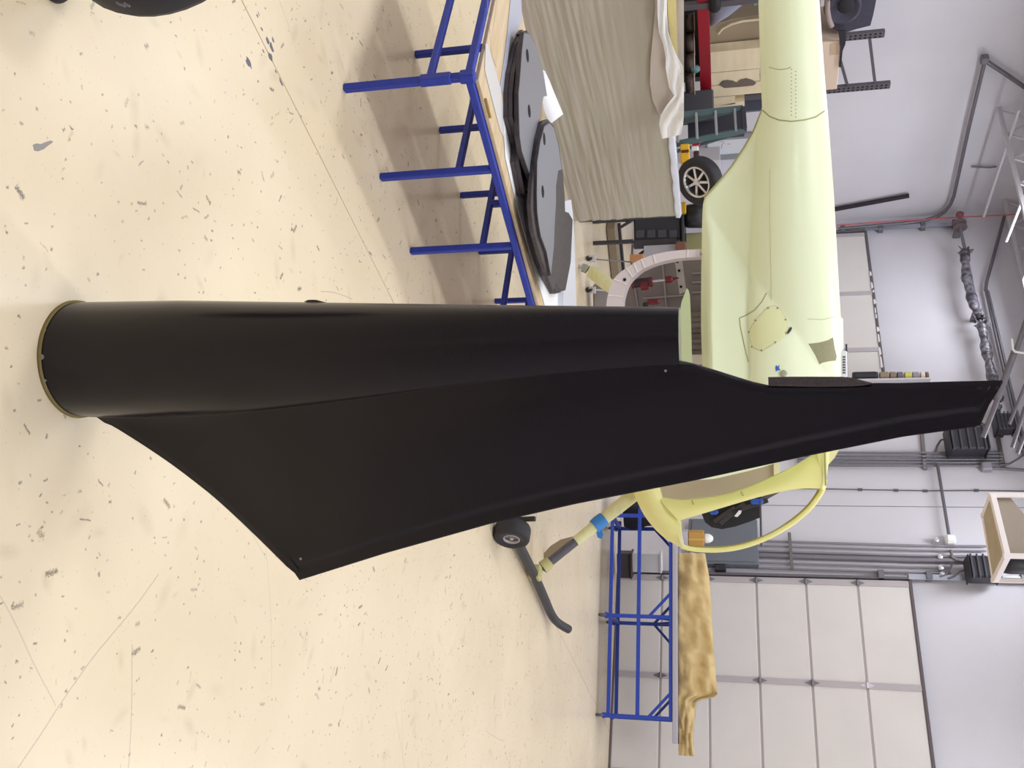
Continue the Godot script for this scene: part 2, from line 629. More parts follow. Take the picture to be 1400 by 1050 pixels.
func doors():
	sectional_door("door_1", -4.36, 0.9, [-4.31, -3.07, -1.95, -0.7, 0.5], true)
	sectional_door("door_2", -9.93, -6.75, [-9.88, -8.76, -7.76, -6.8], true)
	# torn white weather strip along the head of door 2
	var m := MB.new()
	var tr := [1190, 374, 1192, 390, 1194, 398, 1195.5, 412, 1197, 424, 1198, 432, 1200, 450, 1201.5, 462, 1203, 480, 1204.5, 492, 1205, 498]
	for i in range(0, tr.size(), 2):
		var p := pz(tr[i], tr[i + 1], WZ + 0.07)
		var w := rng.randf_range(0.03, 0.09)
		var h := rng.randf_range(0.006, 0.026)
		m.prism(PackedVector3Array([p + Vector3(-w, -0.01, 0), p + Vector3(w, -0.014, 0.008), p + Vector3(w * 0.7, h, 0.012), p + Vector3(-w * 0.6, h * 0.7, 0.004)]), Vector3(0, 0, -0.006))
	part("torn_strip", m, mat("strip white", c8(240, 238, 240), 0.7), get_node("door_2"))
	# torsion spring shaft over door 2, springs wrapped in dark plastic
	var z := WZ + 0.28
	var o := thing("torsion_shaft", pz(1355, 520, z), "torsion shaft over the left door with two springs wrapped in torn dark plastic", "door spring")
	var a := pz(1311, 303, z)
	var b := pz(1366, 560, z)
	m = MB.new()
	m.tube(PackedVector3Array([a, a.lerp(b, 0.5), b]), 0.022, 10)
	part("shaft", m, mat("steel grey", c8(130, 130, 135), 0.5, 0.5), o)
	m = MB.new()
	m.lathe(a + Vector3(0.02, 0, 0), Vector3.RIGHT, [Vector2(0.02, 0), Vector2(0.1, 0), Vector2(0.1, 0.02), Vector2(0.075, 0.03), Vector2(0.075, 0.09), Vector2(0.1, 0.1), Vector2(0.02, 0.1)], 20, -1)
	part("cable_drum", m, mat("drum", c8(120, 105, 112), 0.5, 0.4), o)
	var wrapm := mottled("dark plastic wrap", c8(22, 20, 30), c8(176, 172, 184), 0.03, Vector3(1.4, 1.1, 1.4), 0.3, 0.0, 0.8)
	var sp := [[1319, 341, 1338, 434, 0], [1342, 441, 1366, 548, 1]]
	for q in sp:
		var p0 := pz(q[0], q[1], z)
		var p1 := pz(q[2], q[3], z)
		var pts := PackedVector3Array()
		var rad := []
		for i in 25:
			var t := i / 24.0
			var c := p0.lerp(p1, t)
			c.y -= 0.05 * sin(PI * t) * (1.0 if q[4] == 0 else 0.4)
			pts.append(c)
			rad.append(0.062 + 0.012 * sin(t * 19.0 + q[4]) + 0.007 * sin(t * 47.0) - (0.02 if i == 0 or i == 24 else 0.0))
		m = MB.new()
		m.tube(pts, rad, 14)
		var sg := part("wrapped_spring", m, wrapm, o)
		for en in ([p0, p1] if q[4] == 0 else [p0]):
			m = MB.new()
			for i in 5:
				var an := i * 1.3
				var dv := Vector3(0, cos(an), sin(an))
				m.prism(PackedVector3Array([en + dv * 0.04, en + dv * 0.12 + Vector3(0.04 * sin(i * 2.0), 0, 0), en + dv * 0.07 + Vector3(0.07, 0.01, 0)]), Vector3(0.003, 0.004, 0.004))
			part("torn_wrap", m, wrapm, sg)
	for q in [0.02, 0.5, 0.98]:
		var bp := a.lerp(b, q)
		m = MB.new()
		m.abox(Vector3(bp.x - 0.02, bp.y - 0.05, WZ + 0.001), Vector3(bp.x + 0.02, bp.y + 0.05, bp.z), 0.004)
		part("shaft_bracket", m, mat("bracket grey", c8(120, 120, 130), 0.5, 0.5), o)
	m = MB.new()
	m.lathe(pz(1337.5, 434.5, z), Vector3.RIGHT, [Vector2(0.01, -0.04), Vector2(0.055, -0.04), Vector2(0.055, 0.04), Vector2(0.01, 0.04)], 16, -1)
	part("centre_bearing", m, mat("near black", c8(38, 36, 42), 0.5), o)

func conduit(label: String, pts: PackedVector3Array, r := 0.016, colr := Color(0.46, 0.45, 0.48), cat := "conduit", group := ""):
	var m := MB.new()
	m.tube(pts, r, 8)
	return obj("conduit" if cat == "conduit" else cat, m, mat("conduit %s" % colr.to_html(), colr, 0.45, 0.5 if cat == "conduit" else 0.0), label, cat, group)

func wall_fittings():
	var z := WZ + 0.04
	var zf := func(x, y): return pz(x, y, z)
	# left wall: bent conduit, leaning pole, red cord
	var lx := WX + 0.10
	var a := [1145, 314, 1200, 311, 1240, 307, 1262, 302]
	var p := PackedVector3Array()
	var cz := WZ + 0.10
	p.append(pz(1146, 313, cz)); p.append(pz(1235, 305, cz)); p.append(pz(1262, 302, cz))
	p.append(pz(1281, 296, cz) + Vector3(0, 0, 0.0))
	p.append(px(1292, 289, lx)); p.append(px(1299, 280, lx)); p.append(px(1304, 268, lx))
	p.append(px(1325, 172, lx)); p.append(px(1346.5, 83, lx))
	conduit("grey conduit rising in the corner and running level along the left wall", p, 0.026)
	conduit("grey conduit branching up the left wall from the bend to the roof", PackedVector3Array([px(1346, 82, lx), px(1373, 100, lx), px(1412, 127, lx)]), 0.03)
	var m := MB.new()
	m.box(px(1346, 81, lx), Vector3(0.05, 0, 0), Vector3(0, 0.045, 0), Vector3(0, 0, 0.045), 0.01)
	obj("elbow_box", m, mat("conduit body", c8(110, 108, 116), 0.5, 0.4), "small grey conduit elbow body where the left wall conduit turns upwards", "fitting")
	m = MB.new()
	m.tube(PackedVector3Array([px(1140, 286.5, WX + 0.06), px(1243, 267.5, WX + 0.06)]), 0.034, 12)
	obj("black_pole", m, mat("black rubber", c8(32, 30, 38), 0.6), "thick black pole fixed slantwise on the left wall below the conduit", "pole")
	m = MB.new()
	var rp := PackedVector3Array([pz(1144, 308, WZ + 0.2), pz(1200, 304, WZ + 0.2), pz(1312, 297, WZ + 0.22), pz(1392, 293, WZ + 0.3)])
	m.tube(rp, 0.009, 6)
	obj("red_rope", m, mat("red cord", c8(190, 92, 100), 0.7), "thin red cord running up the corner beside the left door track", "cord")
	m = MB.new()
	m.lathe(pz(1312, 295, WZ + 0.16), Vector3(0, 0, 1), [Vector2(0.01, 0), Vector2(0.055, 0), Vector2(0.05, 0.05), Vector2(0.01, 0.06)], 16)
	obj("pulley", m, mat("pulley", c8(150, 92, 100), 0.5), "small reddish pulley on the cord at the top of the left door track", "pulley")
	m = MB.new()
	m.tube(PackedVector3Array([px(1328, 228, WX + 0.03), px(1352, 229, WX + 0.05), px(1362, 228, WX + 0.03)]), 0.014, 6)
	obj("wall_hook", m, mat("steel grey", c8(130, 130, 135), 0.5, 0.5), "short grey hook rod on the left wall beyond the conduit", "hook")
	# conduits over door 2 that run to the corner and along the wall
	var z2 := WZ + 0.12
	conduit("long grey conduit rising towards the roof at the head of the left door", along([1373, 296, 1360, 345, 1349, 385, 1347.5, 397], func(x, y): return pz(x, y, z2)), 0.024)
	conduit("first of two grey conduits sloping up above the wrapped springs", along([1348, 395, 1361, 455, 1378, 530, 1400, 622], func(x, y): return pz(x, y, z2)), 0.026)
	conduit("slimmer grey conduit directly over the one above the wrapped springs", along([1351, 398, 1365, 456, 1382, 530, 1404, 618], func(x, y): return pz(x, y, z2 + 0.03)), 0.018)
	# brace bars in front of the wall above the fin tip
	var bm := mat("bar grey", c8(112, 108, 118), 0.5, 0.3)
	for q in [[1404, 436, 1389, 480, 10.6, 0.028, "pale upper brace bar above the fin tip"], [1388, 478, 1364, 545, 10.4, 0.034, "thick grey brace bar passing just beside the fin tip"], [1366, 540, 1344, 598, 10.4, 0.027, "dark lower brace bar behind the tip of the black fin"], [1404, 520, 1380, 580, 10.8, 0.018, "thin grey brace rod right of the fin tip"], [1402, 556, 1384, 612, 10.8, 0.022, "grey brace rod bending into the conduit bundle"], [1406, 582, 1391, 620, 10.6, 0.022, "slim grey rod at the end of the conduit bundle"]]:
		m = MB.new()
		var s0 := pd(q[0], q[1], q[4])
		var s1 := pd(q[2], q[3], q[4])
		m.tube(PackedVector3Array([s0, s0.lerp(s1, 0.5), s1]), q[5], 8)
		obj("brace_bar", m, bm, q[6], "bar")
	m = MB.new()
	var hk := along([1383, 463, 1384, 470, 1385, 478, 1388, 481, 1402, 483], func(x, y): return pd(x, y, 10.3))
	m.tube(hk, 0.012, 6)
	obj("bar_hook", m, mat("lamp white", c8(225, 225, 225), 0.5), "small white hook clamped to the brace bar above the fin tip", "hook")
	# bundle of five conduits in the middle of the back wall
	var ys := [619.0, 623.4, 628.0, 632.0, 636.6]
	var wd := ["leftmost", "second from left", "middle", "second from right", "rightmost"]
	for i in 5:
		conduit("%s conduit of the five in the upright bundle on the back wall" % wd[i], along([1090, ys[i] - 0.2, 1250, ys[i] + 0.2, (1366 if i < 4 else 1345), ys[i] - 0.2], func(x, y): return pz(x, y, WZ + 0.055)), 0.0155, Color(0.5, 0.49, 0.53), "conduit", "")
	var um := mat("unistrut", c8(120, 116, 116), 0.5, 0.4)
	for q in [[1260, 590, 1265, 642, "slotted strut rail carrying the conduit bundle, lower one by the fin"], [1364, 596, 1372, 638, "slotted strut rail carrying the conduit bundle, upper one near the roof"]]:
		m = MB.new()
		m.bar(pz(q[0], q[1], WZ + 0.02), pz(q[2], q[3], WZ + 0.02), 0.045, 0.04, Vector3(0, 0, 1))
		var so := obj("strut_rail", m, um, q[4], "rail")
		m = MB.new()
		for i in 5:
			var c := pz(lerpf(q[0], q[2], 0.45 + 0.11 * i), lerpf(q[1], q[3], 0.55 + 0.1 * i), WZ + 0.07)
			m.box(c, Vector3(0.016, 0, 0), Vector3(0, 0.022, 0), Vector3(0, 0, 0.008), 0.003)
		part("pipe_clamp", m, mat("hinge grey", c8(132, 130, 138), 0.45, 0.5), so)
	m = MB.new()
	var jb := pz(1348.5, 638.5, WZ + 0.07)
	m.box(jb, Vector3(0.055, 0, 0), Vector3(0, 0.06, 0), Vector3(0, 0, 0.05), 0.008)
	var jo := obj("junction_box", m, mat("box grey", c8(158, 156, 170), 0.5, 0.2), "grey junction box set into the top of the conduit bundle", "box")
	m = MB.new()
	m.box(jb + Vector3(0, 0, 0.052), Vector3(0.045, 0, 0), Vector3(0, 0.05, 0), Vector3(0, 0, 0.003), 0.002)
	part("cover_plate", m, mat("box grey", c8(158, 156, 170), 0.5, 0.2), jo)
	conduit("grey conduit leaving the junction box towards the roof", along([1355, 640, 1374, 641, 1402, 643], func(x, y): return pz(x, y, WZ + 0.07)), 0.02)
	conduit("branching grey conduit curving from the bundle to the roof", along([1366, 636, 1380, 634, 1392, 627, 1404, 618], func(x, y): return pz(x, y, WZ + 0.09)), 0.014)
	# cable stapled up the wall, and the level conduit with its round lamp box
	m = MB.new()
	m.tube(along([1030, 667, 1134, 668.5, 1180, 669.5, 1225, 670.3, 1270, 671, 1335, 670.6, 1405, 671.5], func(x, y): return pz(x, y, WZ + 0.014)), 0.007, 6)
	var cb := obj("wall_cable", m, mat("cable dark", c8(96, 92, 98), 0.7), "thin dark cable stapled straight up the back wall", "cable")
	for q in [[1176, 669.4], [1225, 670.4], [1265, 671.2], [1335, 670.6]]:
		m = MB.new()
		m.box(pz(q[0], q[1], WZ + 0.012), Vector3(0.016, 0, 0), Vector3(0, 0.028, 0), Vector3(0, 0, 0.012), 0.003)
		part("cable_clip", m, mat("cable dark", c8(96, 92, 98), 0.7), cb)
	conduit("level grey conduit crossing the back wall to a white box", along([1281.5, 634, 1297.5, 732], func(x, y): return pz(x, y, WZ + 0.09)), 0.02)
	m = MB.new()
	var wb := pz(1299, 738.5, WZ + 0.07)
	m.box(wb, Vector3(0.058, 0, 0), Vector3(0, 0.058, 0), Vector3(0, 0, 0.06), 0.02)
	var wo := obj("wall_box", m, mat("bright white", c8(246, 246, 250), 0.45), "square white cover box at the end of the level conduit", "box")
	m = MB.new()
	m.box(wb + Vector3(0, 0, 0.064), Vector3(0.04, 0, 0), Vector3(0, 0.04, 0), Vector3(0, 0, 0.005), 0.004)
	part("lid", m, mat("bright white", c8(246, 246, 250), 0.45), wo)
	# second bundle beside door 1
	var q2 := [[741.5, 0.016], [748, 0.013], [755.5, 0.016], [761, 0.035], [771, 0.013], [778.5, 0.014], [787.5, 0.014]]
	var nm := ["first", "second", "third", "thick fourth", "fifth", "sixth", "seventh"]
	for i in q2.size():
		var y0: float = q2[i][0]
		conduit("%s grey conduit counted from the left in the bundle beside the right garage door" % nm[i], along(([1037, y0 - 2.0, 1100, y0, 1250, y0 + 4.5, (1348 if i < 4 else 1300), y0 + (5.5 if i < 4 else 5.2)]), func(x, y): return pz(x, y, WZ + 0.05)), q2[i][1], Color(0.58, 0.56, 0.6) if i != 3 else Color(0.52, 0.5, 0.54))
	for q in [[1079, 728, 1083, 778, "slotted strut rail across the right conduit bundle beside the yellow cabin"]]:
		m = MB.new()
		m.bar(pz(q[0], q[1], WZ + 0.09), pz(q[2], q[3], WZ + 0.09), 0.04, 0.02, Vector3(0, 0, 1))
		obj("strut_rail", m, um, q[4], "rail")
	for q in [[1279, 740], [1284, 763], [1285, 778], [1287, 787]]:
		m = MB.new()
		m.lathe(pz(q[0], q[1], WZ + 0.03), Vector3(0.1, 0, 1), [Vector2(0.005, 0), Vector2(0.035, 0), Vector2(0.03, 0.07), Vector2(0.005, 0.075)], 12, -1)
		obj("pipe_coupling", m, mat("bright steel", c8(214, 214, 222), 0.25, 0.7), "%s bright steel coupling in the line across the right conduit bundle" % ["leftmost", "second from left", "third from left", "rightmost"][[740, 763, 778, 787].find(q[1])], "coupling", "bright couplings in a line")
	m = MB.new()
	m.tube(along([1300, 752, 1302, 762, 1308, 765, 1320, 767], func(x, y): return pz(x, y, WZ + 0.09)), 0.02, 8)
	obj("elbow_pipe", m, mat("steel grey", c8(130, 130, 135), 0.5, 0.5), "grey pipe elbow feeding the black box beside the wooden crate", "pipe")
	m = MB.new()
	m.tube(along([1285, 788, 1294, 785, 1300, 776, 1301, 771], func(x, y): return pz(x, y, WZ + 0.1)), 0.012, 8)
	m.tube(along([1296, 791, 1304, 788, 1312, 781, 1320, 779], func(x, y): return pz(x, y, WZ + 0.1)), 0.012, 8)
	obj("flex_conduit", m, mat("steel grey", c8(130, 130, 135), 0.5, 0.5), "two short curling flexible conduits running into the lower black box", "conduit")
	# black units hung high on the wall
	unit_box(pz(1321, 603, WZ + 0.22), Vector3(0.19, 0, 0), Vector3(0, 0.235, 0), Vector3(0, 0, 0.15), "ribbed black heater unit high on the wall right of the fin tip")
	unit_box(pz(1372, 580, WZ + 0.3), Vector3(0.13, 0, 0), Vector3(0, 0.11, 0), Vector3(0, 0, 0.12), "small black motor unit near the roof beyond the fin tip")
	unit_box(pz(1343, 779, WZ + 0.24), Vector3(0.15, 0, 0), Vector3(0, 0.17, 0), Vector3(0, 0, 0.14), "black heater unit partly hidden by the hanging wooden crate")
	m = MB.new()
	m.tube(along([1295, 599, 1286, 602, 1281, 610, 1279, 618], func(x, y): return pz(x, y, WZ + 0.1)), 0.013, 8)
	obj("unit_lead", m, mat("cable dark", c8(96, 92, 98), 0.7), "grey lead curling from the ribbed black unit down to the conduits", "cable")
	# grey electrical panel behind the cabin
	m = MB.new()
	var e0 := pz(942, 775, WZ + 0.02)
	var e1 := pz(1035, 716, WZ + 0.02)
	m.abox(Vector3(minf(e0.x, e1.x), e0.y, WZ + 0.002), Vector3(maxf(e0.x, e1.x), e1.y, WZ + 0.16), 0.01)
	var eo := obj("electrical_panel", m, mat("panel grey", c8(116, 122, 134), 0.5, 0.2), "grey electrical cabinet on the back wall behind the cabin frame", "cabinet")
	m = MB.new()
	m.abox(Vector3(e1.x + 0.03, e0.y + 0.04, WZ + 0.161), Vector3(e0.x - 0.03, e1.y - 0.04, WZ + 0.175), 0.006)
	part("panel_door", m, mat("panel grey", c8(116, 122, 134), 0.5, 0.2), eo)
	m = MB.new()
	var lb := pz(985, 777, WZ + 0.1)
	m.box(lb, Vector3(0.035, 0, 0), Vector3(0, 0.07, 0), Vector3(0, 0, 0.06), 0.01)
	obj("black_switch", m, mat("near black", c8(38, 36, 42), 0.5), "small black switch box beside the grey electrical cabinet", "switch")
	# jars and bits on the narrow ledge over door 2
	var lm := MB.new()
	var l0 := pz(1160, 522, WZ + 0.3)
	var l1 := pz(1272, 522, WZ + 0.3)
	lm.abox(Vector3(l0.x - 0.01, l0.y, WZ + 0.075), Vector3(l0.x + 0.02, l1.y, WZ + 0.36), 0.004)
	obj("upright_board", lm, mat("board pale", c8(206, 202, 210), 0.6), "narrow pale upright board behind the fin carrying a column of small tins", "board")
	var tins := [[1165, 1201, c8(40, 36, 44), "black box on the pale board, lowest of the column"], [1202, 1216, c8(150, 132, 112), "tan tin above the black box on the pale board"], [1216, 1226, c8(140, 122, 108), "brown tin in the column on the pale board"], [1226, 1235, c8(112, 108, 118), "grey tin beside the yellow one on the pale board"], [1236, 1247, c8(206, 202, 112), "yellow tin in the column on the pale board"], [1247, 1257, c8(150, 148, 158), "silvery tin above the yellow one on the pale board"], [1258, 1265, c8(232, 212, 200), "pink tin near the top of the column"], [1265, 1270, c8(120, 98, 92), "brown cap tin, topmost of the column"]]
	for t in tins:
		m = MB.new()
		var t0 := pz(t[0], 514.5, WZ + 0.3)
		var t1 := pz(t[1] - 0.8, 514.5, WZ + 0.3)
		var h := t1.y - t0.y
		m.lathe(t0, Vector3.UP, [Vector2(0.01, 0), Vector2(0.055, 0.004), Vector2(0.06, h * 0.1), Vector2(0.06, h * 0.9), Vector2(0.052, h), Vector2(0.01, h)], 14, -1)
		obj("tin", m, mat("tin %s" % t[2].to_html(), t[2], 0.45), t[3], "tin", "")

func unit_box(c: Vector3, x: Vector3, y: Vector3, z: Vector3, label: String):
	var o := thing("black_unit", c - y, label, "heater")
	var bm := mat("unit black", c8(44, 42, 52), 0.5)
	var m := MB.new()
	m.box(c, x * 0.9, y * 0.95, z * 0.85, 0.02)
	part("body", m, bm, o)
	for i in 5:
		m = MB.new()
		m.box(c + y * (-0.8 + 0.4 * i) + z * 0.9, x, y * 0.06, z * 0.12, 0.006)
		part("rib", m, mat("unit rib", c8(70, 68, 82), 0.45), o)
	for s in [-1.0, 1.0]:
		m = MB.new()
		m.box(c + y * 0.96 * s, x * 0.98, y * 0.05, z * 0.95, 0.008)
		part("end_plate", m, bm, o)
	m = MB.new()
	m.abox(Vector3(c.x - 0.03, c.y - y.y * 0.5, WZ), Vector3(c.x + 0.03, c.y + y.y * 0.5, c.z - z.z * 0.8))
	part("wall_bracket", m, bm, o)

# box whose camera-side face spans two pixels at level distance d, and that goes dep further back
func bx(x0: float, y0: float, x1: float, y1: float, d: float, dep: float, bev := 0.01) -> MB:
	var a := pd(x0, y0, d)
	var b := pd(x1, y1, d)
	var c := (a + b) * 0.5 + hf * dep * 0.5
	var m := MB.new()
	m.box(c, hr * absf((b - a).dot(hr)) * 0.5, Vector3(0, absf(b.y - a.y) * 0.5, 0), hf * dep * 0.5, bev)
	return m
func rod(a: Vector3, b: Vector3, r: float, n := 8) -> MB:
	var m := MB.new()
	m.tube(PackedVector3Array([a, a.lerp(b, 0.5), b]), r, n)
	return m
func bar(a: Vector3, b: Vector3, w: float, h: float, bev := 0.004) -> MB:
	var m := MB.new()
	m.bar(a, b, w, h, Vector3.UP, bev)
	return m
func ellipse_disc(c: Vector3, n: Vector3, r: float, h := 0.004, k := 18) -> MB:
	var m := MB.new()
	m.lathe(c, n, [Vector2(0.0005, 0), Vector2(r, 0), Vector2(r, h), Vector2(0.0005, h)], k, -1)
	return m

func carbon_material() -> StandardMaterial3D:
	if mats.has("carbon"): return mats["carbon"]
	var m := mat("carbon", Color.WHITE, 0.22)
	m.albedo_texture = noise_tex(31, 0.02, c8(12, 7, 17), c8(17, 11, 22))
	var n := 64
	var im := Image.create(n, n, false, Image.FORMAT_RGBA8)
	for y in n:
		for x in n:
			var cx := x / 4
			var cy := y / 4
			var warp := ((cx + cy) % 4) < 2
			var u := (x % 4) / 3.0 if warp else (y % 4) / 3.0
			var h := 0.35 + 0.4 * sin(u * PI) + (0.12 if warp else 0.0)
			im.set_pixel(x, y, Color(h, h, h))
	im.bump_map_to_normal_map(2.0)
	m.normal_enabled = true
	m.normal_texture = ImageTexture.create_from_image(im)
	m.normal_scale = 0.05
	m.metallic_specular = 0.42
	m.uv1_triplanar = true; m.uv1_world_triplanar = true
	m.uv1_scale = Vector3(16, 16, 16)
	return m

const FD := 1.806
func fin_pos(s: float, h: float, z: float) -> Vector3:
	return hr * s + Vector3(0, h, 0) + hf * (FD - z)
func fin_sh(a: Array) -> Array:       # pixel outline -> [height, level offset, ...] on the fin's own plane
	var out := []
	for i in range(0, a.size(), 2):
		var p := pd(a[i], a[i + 1], FD)
		out.append(p.y); out.append(p.dot(hr))
	return out
var fin_l := []
var fin_u := []
var fin_r := []
const CUT := 1.3205
func fin_c(h: float) -> Vector2:      # centre and radius of the tube inside the fin
	var sl := lerps(h, fin_l)
	var r := lerpf(0.127, 0.053, smoothstep(0.12, 1.45, h))
	return Vector2(sl + r, r)
func fin_z(s: float, h: float) -> float:
	var q := fin_c(h)
	var sr := lerps(h, fin_r)
	var d := absf(s - q.x)
	var zc := sqrt(maxf(q.y * q.y - d * d, 0.0)) if d < q.y else -(d - q.y) * 1.5
	var t := lerps(h, [0.0, 0.008, 0.2, 0.024, 0.4, 0.038, 0.7, 0.047, 1.0, 0.044, 1.3, 0.036, 1.5, 0.026, 1.88, 0.012])
	# distance to the nearer of the two free edges, softened where they meet
	var er := lerps(h, fin_r) - s
	if h < 0.522: er = 0.404 + (0.522 - h) * 0.309 - s
	elif h > 1.845: er = 0.094 - (h - 1.852) * 0.236 - s
	var el := 0.404 + (h - 0.522) * 0.85 - s if h > 0.522 else sr - s
	var e := -smax(-er, -el * 0.8, 0.12)
	e = maxf(e, 0.0)
	var zf := 0.009 + t * smoothstep(-0.02, 0.24, e)
	zf -= 0.0065 * (1.0 - smoothstep(0.028, 0.038, er))
	zf -= 0.003 * (1.0 - smoothstep(0.0, 0.02, el))
	if h > CUT:
		var su := lerps(h, fin_u)
		return maxf(zf * smoothstep(-0.02, 0.012, s - su), 0.003)
	if s < q.x:
		return maxf(zc, 0.0005)
	return maxf(smax(zc, zf, lerps(h, [0.0, 0.015, 0.1, 0.05, 0.3, 0.075, 0.6, 0.085, 1.32, 0.045])), 0.002)

func soft_px(a: Array) -> Array:
	var p := PackedVector3Array()
	for i in range(0, a.size(), 2): p.append(Vector3(a[i], a[i + 1], 0))
	var out := []
	for q in spline(p, 6): out.append_array([q.x, q.y])
	return out
func fin_part():
	fin_l = [0.0, -0.2015] + fin_sh([250, 411, 430, 413.5, 600, 416, 800, 418.5, 932, 420.2])
	fin_u = fin_sh([930, 493, 945, 496, 962, 501, 985, 508, 1010, 516, 1030, 522, 1052, 527, 1100, 527, 1160, 526, 1195, 523.5, 1230, 523.5, 1300, 521.5, 1369, 520])
	fin_r = [0.0, 0.0525, 0.05, 0.055] + fin_sh(soft_px([140, 577, 152, 580, 178, 595.5, 206, 613.5, 236, 634, 266, 656.5, 300, 684, 351, 731.5, 407, 787]) + [410, 793, 528.6, 755.8, 674, 715, 786, 689, 949, 657, 1100, 624, 1234, 597, 1341, 582.5, 1346, 561, 1369, 522])
	var o := thing("tail_fin", hf * FD, "tall black carbon fibre tail fin with a round tube foot, standing on the cream floor", "aircraft part")
	var cm := carbon_material()
	var top: float = fin_u[fin_u.size() - 2]
	var hs := []
	var h := 0.0
	while h < CUT - 0.004:
		hs.append(h); h += 0.0165
	hs.append(CUT)
	var hu := [CUT + 0.0004]
	h = CUT + 0.012
	while h < top - 0.004:
		hu.append(h); h += 0.0135
	hu.append(top - 0.0008)
	for k in range(8, fin_r.size(), 2):       # keep the corner of the leading edge sharp
		if absf(fin_r[k + 1] - 0.404) < 0.004:
			hs.append(fin_r[k])
	hs.sort()
	var m := MB.new()
	var below := []
	var above := []
	for hh in hs + hu:
		var up: bool = hh > CUT
		var sl := lerps(hh, fin_l)
		var sr := maxf(lerps(hh, fin_r), sl + 0.004)
		var n := 80
		var q := fin_c(hh)
		var sb := minf(q.x + q.y * 1.02, sr)
		var ss := PackedFloat32Array()
		for i in n + 1:
			var u := float(i) / n
			if u < 0.5:
				ss.append(lerpf(sl, sb, 0.5 - 0.5 * cos(PI * u * 2.0)))
			else:
				var w := u * 2.0 - 1.0
				ss.append(lerpf(sb, sr, w + 0.12 * sin(PI * w)))
		if up:
			var su := lerps(hh, fin_u)
			for i in n + 1: ss[i] = minf(maxf(ss[i], su), maxf(sr, su + 0.002))
		var ring := PackedVector3Array()
		for i in n + 1:
			ring.append(fin_pos(ss[i], hh, fin_z(ss[i], hh)))
		for i in range(n, -1, -1):
			ring.append(fin_pos(ss[i], hh, -fin_z(ss[i], hh)))
		if up: above.append(ring)
		else: below.append(ring)
	m.loft(below, false, 0)
	m.loft([below[below.size() - 1], above[0]], false, -1)
	m.loft(above, false, 0)
	for e in 2:
		var rg: PackedVector3Array = below[0] if e == 0 else above[above.size() - 1]
		for i in rg.size() / 2 - 1:
			var j := rg.size() - 1 - i
			if e == 0: m.quad(rg[j], rg[j - 1], rg[i + 1], rg[i])
			else: m.quad(rg[i], rg[i + 1], rg[j - 1], rg[j])
	part("fin_shell", m, cm, o)
	# turned-up flange on the trailing edge
	m = MB.new()
	var rows := []
	var fo := fin_sh([1050, 515.5, 1080, 515, 1120, 515, 1150, 515, 1165, 516.5, 1178, 520, 1190, 523])
	var fi := fin_sh([1050, 529, 1080, 529, 1120, 529, 1150, 528.5, 1165, 528, 1178, 527, 1190, 525])
	var ra := PackedVector3Array()
	var rb := PackedVector3Array()
	var rc := PackedVector3Array()
	for i in range(0, fo.size(), 2):
		ra.append(fin_pos(fo[i + 1], fo[i], 0.012))
		rb.append(fin_pos(lerpf(fo[i + 1], fi[i + 1], 0.75), fi[i], 0.024))
		rc.append(fin_pos(fi[i + 1], fi[i], 0.018))
	m.sheet([ra, rb, rc], hf * 0.008)
	part("trailing_flange", m, mottled("carbon edge", c8(56, 48, 52), c8(84, 74, 78), 0.05, Vector3(6, 6, 6), 0.5), o)
	# resin edge round the foot
	m = MB.new()
	var q := fin_c(0.0)
	m.lathe(fin_pos(q.x, 0.0, 0), Vector3.UP, [Vector2(q.y - 0.012, 0.0005), Vector2(q.y + 0.0045, 0.0005), Vector2(q.y + 0.0035, 0.007), Vector2(q.y - 0.012, 0.008)], 64, 0)
	part("foot_rim", m, mat("resin", c8(128, 112, 60), 0.5), o)
	# small notch plate on the left edge
	m = MB.new()
	var nt := fin_sh([418, 413, 424, 410.5, 434, 410.3, 446, 413.5])
	var np := PackedVector3Array()
	for i in range(0, nt.size(), 2): np.append(fin_pos(nt[i + 1], nt[i], 0.01))
	m.prism(np, hf * 0.02)
	part("edge_tab", m, cm, o)
	# a bolt and rubbed chips
	var cmat := mat("chip", c8(150, 146, 150), 0.6)
	for c in [[59, 452, 0.005], [57, 488, 0.006], [62, 520, 0.0025], [411, 764, 0.003], [910, 507, 0.0025]]:
		var p := pd(c[0], c[1], FD)
		for it in 4:
			p = pd(c[0], c[1], FD - fin_z(p.dot(hr), maxf(p.y, 0.003)) - 0.0004)
		var hh := maxf(p.y, 0.004)
		var s := p.dot(hr)
		var nrm := (fin_pos(s, hh, fin_z(s, hh)) - fin_pos(s - 0.004, hh, fin_z(s - 0.004, hh))).cross(Vector3.UP).normalized()
		if nrm.dot(hf) > 0: nrm = -nrm
		part("worn_chip", ellipse_disc(fin_pos(s, hh, fin_z(s, hh)) , nrm, c[2], 0.0006, 7), cmat, o)

